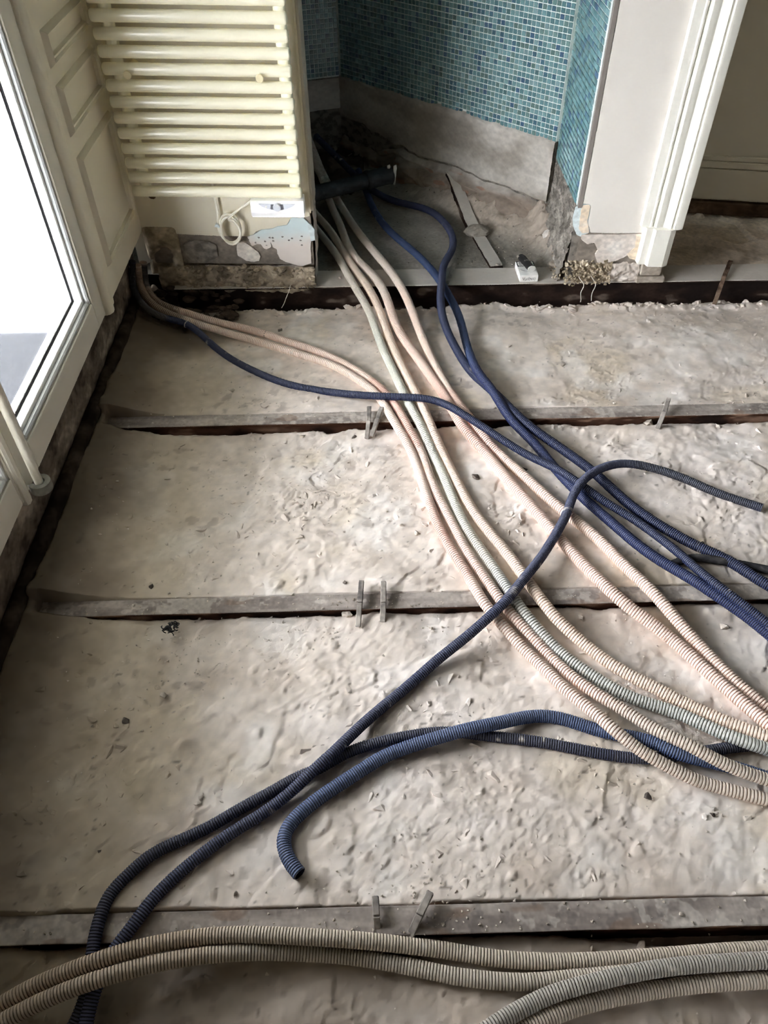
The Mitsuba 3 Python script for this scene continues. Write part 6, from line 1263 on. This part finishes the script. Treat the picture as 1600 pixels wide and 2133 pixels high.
bm = bracket()
for x, z in ((-0.597, 0.6425), (-0.277, 0.631)):
    m = bm.copy()
    m.apply_translation((x, 2.066, z))
    add(num('towel_radiator__wall_bracket'), m, 'm_knob', 40, label='round cream bracket cap')
TA = np.array([[ct, 0, st, -0.2695], [0, 1, 0, 2.078], [-st, 0, ct, 0.3015], [0, 0, 0, 1]])


def therm(m):
    m.apply_transform(TA)
    return m


add('towel_radiator__thermostat', therm(prism([(0.0, -0.0215), (-0.003, -0.0135), (-0.006, -0.010), (-0.007, 0.004), (-0.004, 0.0185), (0.0, 0.0215), (0.045, 0.0215), (0.045, -0.0215)], 'x', -0.073, 0.073)), 'm_box', 30, label='white thermostat box under the radiator')
eye = [(-0.050, 0.0155)] + [(x, 0.0155 - 0.0165 * (1 - ((x) / 0.050) ** 2) ** 0.8) for x in np.linspace(-0.048, 0.048, 21)] + [(0.050, 0.0155)]
add('towel_radiator__thermostat__display', therm(slab_xz(Polygon(eye), -0.0085, 0.004)), 'm_dial', label='grey eye-shaped window')
add('towel_radiator__thermostat__dial_surround', therm(slab_xz(Polygon([(-0.0165, 0.0153), (0.0165, 0.0153), (0.0185, 0.003), (0.0165, 0.0012), (0, -0.0008), (-0.0165, 0.0012), (-0.0185, 0.003)]), -0.0093, 0.003)), 'm_boxdark')
dm = rings(np.array([(0, a, 0.0078) for a in (-0.010, -0.0115, -0.0145, -0.0152, -0.01525)]), np.array([0.0115, 0.0112, 0.0098, 0.0075, 0.0005]), 24)
add('towel_radiator__thermostat__dial', therm(dm), 'm_dial', 30)
add('towel_radiator__thermostat__lamp', therm(trimesh.creation.icosphere(subdivisions=2, radius=0.0028).apply_translation((-0.030, -0.009, 0.0085))), 'm_paper', 30)
add('towel_radiator__thermostat__base_edge', therm(box(-0.0715, 0.0728, -0.0015, 0.03, -0.0250, -0.0222, 0.001)), 'm_box')

# coiled power cord below the radiator
cp = []
for t in np.linspace(0, 1, 10):
    cp.append((-0.452 + 0.002 * t, 2.143, 0.352 - 0.085 * t))
for t in np.linspace(0.06, 2.80, 56):
    a = math.radians(165) + 2 * np.pi * t
    k = 1 - 0.07 * t
    cp.append((-0.4215 + 0.032 * k * math.cos(a) + 0.002 * t, 2.136 - 0.006 * t, 0.222 + 0.046 * k * math.sin(a) - 0.003 * t))
for t in np.linspace(0.15, 1, 10):
    cp.append((-0.419 + 0.077 * t, 2.117 + 0.006 * t, 0.253 + 0.053 * t ** 0.8))
add('towel_radiator__power_cord', tube(np.array(cp), 0.0036, 10, 0.003), 'm_cord', 60, label='coiled white power cord under the radiator')
add('towel_radiator__cord_tie', hull([(-0.458, 2.122, 0.236), (-0.449, 2.120, 0.238), (-0.447, 2.120, 0.228), (-0.462, 2.122, 0.230), (-0.458, 2.140, 0.236), (-0.449, 2.140, 0.230)]), 'm_paleblue', label='scrap of pale tape on the cord')

# ------------------------------------------------------------------ packet and lighter on the joist
tag('cigarette_packet', 'white cigarette packet lying on the wide joist left of the pillar', 'cigarette packet')
PK = T().translate([0.4405, 2.1400, 0.0305]).rotate([0, 0, 1], 2.0)


def pk(m):
    m.apply_transform(np.array(PK.matrix))
    return m


PW, PL, PT = 0.0565, 0.088, 0.0225
add('cigarette_packet__carton', pk(box(0, PW, 0, PL, 0, PT, 0.0012)), 'm_paper')
tm = meshkit.text_mesh('Marlboro', 0.0092, 0.0004, bold=False)
tv = np.array(tm.vertices)
sx = 0.040 / (tv[:, 0].max() - tv[:, 0].min())
tm.vertices = np.c_[0.0085 + (tv[:, 0] - tv[:, 0].min()) * sx, -0.0003 - tv[:, 2], 0.0055 + tv[:, 1] * 1.15]
add('cigarette_packet__lettering', pk(tm), 'm_printgrey', label='grey lettering on the end')
zt = PT + 0.0001
add('cigarette_packet__warning_border', pk(cat([box(0.001, PW - 0.001, 0.084, 0.087, PT - 0.0005, zt + 0.0003, 0), box(0.001, PW - 0.001, 0.056, 0.059, PT - 0.0005, zt + 0.0003, 0), box(0.001, 0.004, 0.059, 0.084, PT - 0.0005, zt + 0.0003, 0), box(PW - 0.004, PW - 0.001, 0.059, 0.084, PT - 0.0005, zt + 0.0003, 0)])), 'm_print', label='black border of the warning panel')
wt = []
for k, z_ in enumerate((0.077, 0.070, 0.063)):
    for a, w_ in ((0.008, 0.010), (0.0205, 0.014), (0.037, 0.011)):
        wt.append(box(a, a + w_, z_, z_ + 0.003, PT - 0.0005, zt + 0.0002, 0))
add('cigarette_packet__warning_print', pk(cat(wt)), 'm_printgrey', kind='stuff')
add('cigarette_packet__chevron', pk(cat([bar((0.006, 0.036, PT), (0.027, 0.022, PT), 0.0016, 0.0006), bar((0.027, 0.022, PT), (0.050, 0.036, PT), 0.0016, 0.0006)])), 'm_printgrey')
add('cigarette_packet__tear_line', pk(box(-0.0002, PW + 0.0002, 0.0535, 0.0541, 0.004, PT + 0.0002, 0)), 'm_printgrey')

tag('lighter', 'black lighter with a white end resting on the white packet', 'lighter')
la, lb = np.array([0.0375, 0.018, PT + 0.0098]), np.array([0.0190, 0.090, PT + 0.0108])
ld = (lb - la) / np.linalg.norm(lb - la)


def oval(p0, p1, a, b, n=24):
    m = rings(np.array([p0, p1]), 1.0, n)
    v = np.array(m.vertices)
    d = (p1 - p0) / np.linalg.norm(p1 - p0)
    up = np.array([0, 0, 1.0])
    s = np.cross(d, up)
    s /= np.linalg.norm(s)
    u = np.cross(s, d)
    out = []
    for q in v:
        c = p0 if abs((q - p0) @ d) < abs((q - p1) @ d) else p1
        w = q - c
        out.append(c + s * (w @ s) * a + u * (w @ u) * b)
    m.vertices = np.array(out)
    return m


add('lighter__body', pk(oval(la + ld * 0.0035, lb, 0.0125, 0.0092)), 'm_print', 40)
add('lighter__base', pk(oval(la, la + ld * 0.004, 0.0128, 0.0096)), 'm_paper', 40, label='white oval base')
add('lighter__wheel_guard', pk(oval(lb, lb + ld * 0.008, 0.0105, 0.0078)), 'm_print', 40)
add('lighter__button', pk(oval(lb - ld * 0.001 + np.array([-0.010, 0, 0.001]), lb + ld * 0.006 + np.array([-0.010, 0, 0.001]), 0.0045, 0.004)), 'm_brick', 40, label='reddish button')
lt = meshkit.text_mesh('520', 0.006, 0.0006, bold=True)
ltv = np.array(lt.vertices)
lm = (la + lb) / 2 + ld * 0.004
lsd = np.cross(ld, [0, 0, 1.0])
c0 = ltv[:, 0].mean()
lt.vertices = np.array([lm + lsd * (q[0] - c0) + ld * (q[1] - 0.003) + np.array([0, 0, 0.0088 - 0.35 * abs(q[0] - c0) ** 2 / 0.0125 + q[2]]) for q in ltv])
add('lighter__print', pk(lt), 'm_printgrey', label='faint grey print')


# loose wires
def wire(label, pts, r=0.0012):
    add(num('wire'), tube(np.array(pts), r, 8, 0.002), 'm_wire', 60, label=label, cat='wire', group='loose bent wires')


wire('bent white wire hanging below the radiator wall in front of the dark joist gap', [(-0.262, 2.118, 0.044), (-0.266, 2.112, 0.030), (-0.275, 2.108, 0.012), (-0.284, 2.106, -0.008), (-0.295, 2.104, -0.026)], 0.0011)
wire('left one of the two bent white wires hanging from the pillar foot', [(0.6154, 2.122, 0.058), (0.6235, 2.115, 0.047), (0.6323, 2.112, 0.0354), (0.6315, 2.110, 0.024), (0.6275, 2.108, 0.014), (0.6285, 2.106, 0.000), (0.6300, 2.104, -0.020)])
wire('right one of the two bent white wires hanging from the pillar foot', [(0.6543, 2.122, 0.0591), (0.6600, 2.115, 0.049), (0.6685, 2.112, 0.0354), (0.6670, 2.110, 0.024), (0.6625, 2.108, 0.0105), (0.6620, 2.106, -0.004), (0.6640, 2.104, -0.018)])

# ------------------------------------------------------------------ stones and crumbs
_S = [0]


def stone(p, r, label, dark, flat):
    _S[0] += 1
    add(num('stone'), chip((p[0], p[1], p[2] + r * 0.35), (r, r * 0.85, r * flat), 300 + _S[0]), 'm_stonedark' if dark else 'm_stone', label=label, cat='stone', group='loose stones and chips on the floor')


def scrap():
    g = np.random.default_rng(4)
    ms = []
    for k in range(26):
        a, b = g.uniform(0, 6.28), g.uniform(-0.012, 0.012)
        c = np.array([-0.418 + 0.006 * b / 0.012 + g.normal(0, 0.005), 0.890 + b, 0.002])
        P = [c + np.array([0.012 * t * math.cos(a + 1.5 * t), 0.012 * t * math.sin(a + 1.5 * t), 0.004 * math.sin(3 * t + k)]) for t in np.linspace(-0.6, 0.6, 5)]
        ms.append(tube(P, 0.0011, 5, 0.003))
    return cat(ms)


add('wire_scrap', scrap(), 'm_black', True, label='small tangle of black shreds on the near left floor below the middle joist', cat='scrap')


stone((-0.0694, 0.9305, -0.0205), 0.0148, 'pale angular chunk of plaster beside the left tie bar on the middle joist', 0, 0.6)
stone((0.046, 1.1669, -0.0147), 0.0086, 'small pale stone on the floor left of the pink pair, left one of two', 0, 0.7)
stone((0.0804, 1.142, -0.0137), 0.0096, 'small pale crumbly stone on the floor left of the pink pair, right one of two', 0, 0.7)
stone((-0.1715, 1.1917, -0.0155), 0.0098, 'pale chunk in the middle bay beside the chipped plaster', 0, 0.7)
stone((-0.194, 1.4893, -0.0256), 0.0099, 'pale chip just below the second joist', 0, 0.7)
stone((-0.0635, 1.4825, -0.0257), 0.0098, 'grey flake below the second joist left of the tie bars', 1, 0.7)
stone((0.2256, 1.3188, -0.0168), 0.0138, 'brown grey chunk between the cream and salmon conduits', 1, 0.7)
stone((0.3434, 1.3424, -0.018), 0.0141, 'brown grey chunk close to the salmon conduit below the blue crossing', 1, 0.7)
stone((0.6927, 1.5183, -0.0252), 0.0144, 'pale chunk at the left of the leaning tie bar on the second joist', 0, 0.7)
stone((-0.1116, 2.1797, 0.03), 0.0078, 'white pebble on the joist just right of the radiator wall', 0, 0.7)
stone((0.6797, 0.8848, -0.021), 0.0106, 'grey stone between the navy and pink conduits at the right', 0, 0.7)
stone((-0.4068, 0.7495, -0.0172), 0.0086, 'grey pebble alone on the near left floor', 0, 0.7)
stone((-0.4676, 0.6978, -0.0158), 0.0095, 'brown crumb pile on the near left floor', 1, 0.7)
stone((-0.4766, 0.9988, -0.0052), 0.0073, 'dark round pebble above the middle joist at the left', 1, 0.7)
stone((0.0121, 1.0118, -0.0057), 0.006, 'dark pebble beside the right upright tie bar', 1, 0.7)
stone((-0.076, 1.0003, -0.0051), 0.006, 'dark pebble left of the upright tie bars', 1, 0.7)
stone((0.5378, 0.5067, -0.0112), 0.0055, 'dark brown chip on the floor below the beige end of the bundle', 1, 0.7)
stone((-0.4567, 0.4647, -0.0091), 0.0044, 'black chip on the floor left of the navy loops', 1, 0.7)
stone((-0.5183, 0.3902, -0.0029), 0.0053, 'black chip near the bottom left above the nearest joist', 1, 0.7)
stone((-0.2872, 1.9701, -0.0216), 0.0089, 'brown pebble under the pink pair near the left corner', 1, 0.7)
stone((-0.3508, 1.7326, -0.0135), 0.0081, 'small stone below the thin navy conduit', 0, 0.7)
stone((-0.391, 1.6666, -0.0099), 0.008, 'grey stone below the thin navy conduit towards the left', 0, 0.7)
stone((0.6968, 1.0947, -0.0107), 0.0079, 'small stone between two navy conduits at the right', 1, 0.7)
stone((0.382, 2.2386, 0.034), 0.0081, 'pale crumb at the end of the steel strap', 0, 0.7)
stone((0.5545, 2.2986, 0.034), 0.01, 'pale stone behind the lighter on the alcove floor', 0, 0.7)
stone((0.5004, 0.5993, -0.0153), 0.0056, 'brown crumb under the conduits at the lower right', 1, 0.7)
stone((-0.2317, 0.3966, -0.0045), 0.005, 'pebble near the nearest joist left of the tie bars', 0, 0.7)
stone((0.4415, 0.5399, -0.013), 0.0081, 'broken brown chunk below the pink bundle at the lower right', 1, 0.7)



def crumbs():
    g = np.random.default_rng(21)
    vs, fs, n = [], [], 0
    units = [trimesh.Trimesh(*(lambda h: (h.vertices, h.faces))(chip((0, 0, 0), (1, 1, 0.7), 100 + k)), process=False) for k in range(6)]
    spots = []
    for (cx, cy, sx, sy, cnt) in ((-0.03, 0.905, 0.10, 0.030, 230), (0.0, 1.44, 0.07, 0.035, 120), (0.45, 1.05, 0.16, 0.05, 160), (-0.38, 0.86, 0.08, 0.06, 120), (-0.20, 1.28, 0.10, 0.05, 120), (0.36, 0.62, 0.12, 0.06, 130), (0.10, 0.40, 0.10, 0.035, 120), (0.22, 1.19, 0.05, 0.04, 90), (-0.5, 0.6, 0.12, 0.10, 70), (0.95, 1.47, 0.12, 0.03, 60), (0.56, 2.28, 0.07, 0.05, 90), (0.45, 2.32, 0.10, 0.06, 60), (0.25, 0.34, 0.30, 0.02, 100), (-0.15, 0.35, 0.2, 0.015, 60)):
        spots += list(np.c_[g.normal(cx, sx, cnt), g.normal(cy, sy, cnt)])
    spots += list(np.c_[g.uniform(-0.65, 1.4, 2600), g.uniform(0.15, 2.1, 2600)])
    spots = np.array(spots)
    tops = np.where(spots[:, 1] > 2.22, 0.034, floor_top(spots[:, 0], spots[:, 1]))
    for (x, y), z in zip(spots, tops):
        r = g.uniform(0.0008, 0.0026) * (1.7 if g.random() < 0.06 else 1)
        u = units[g.integers(6)]
        a = g.uniform(0, 6.28)
        c, s = math.cos(a), math.sin(a)
        v = np.array(u.vertices) * r
        v = np.c_[v[:, 0] * c - v[:, 1] * s, v[:, 0] * s + v[:, 1] * c, v[:, 2]] + [x, y, z + r * 0.3]
        vs.append(v)
        fs.append(u.faces + n)
        n += len(v)
    return trimesh.Trimesh(np.vstack(vs), np.vstack(fs), process=False)


add('plaster_crumbs', crumbs(), 'm_stone', False, label='fine plaster crumbs scattered over the whole floor', cat='crumbs', kind='stuff')
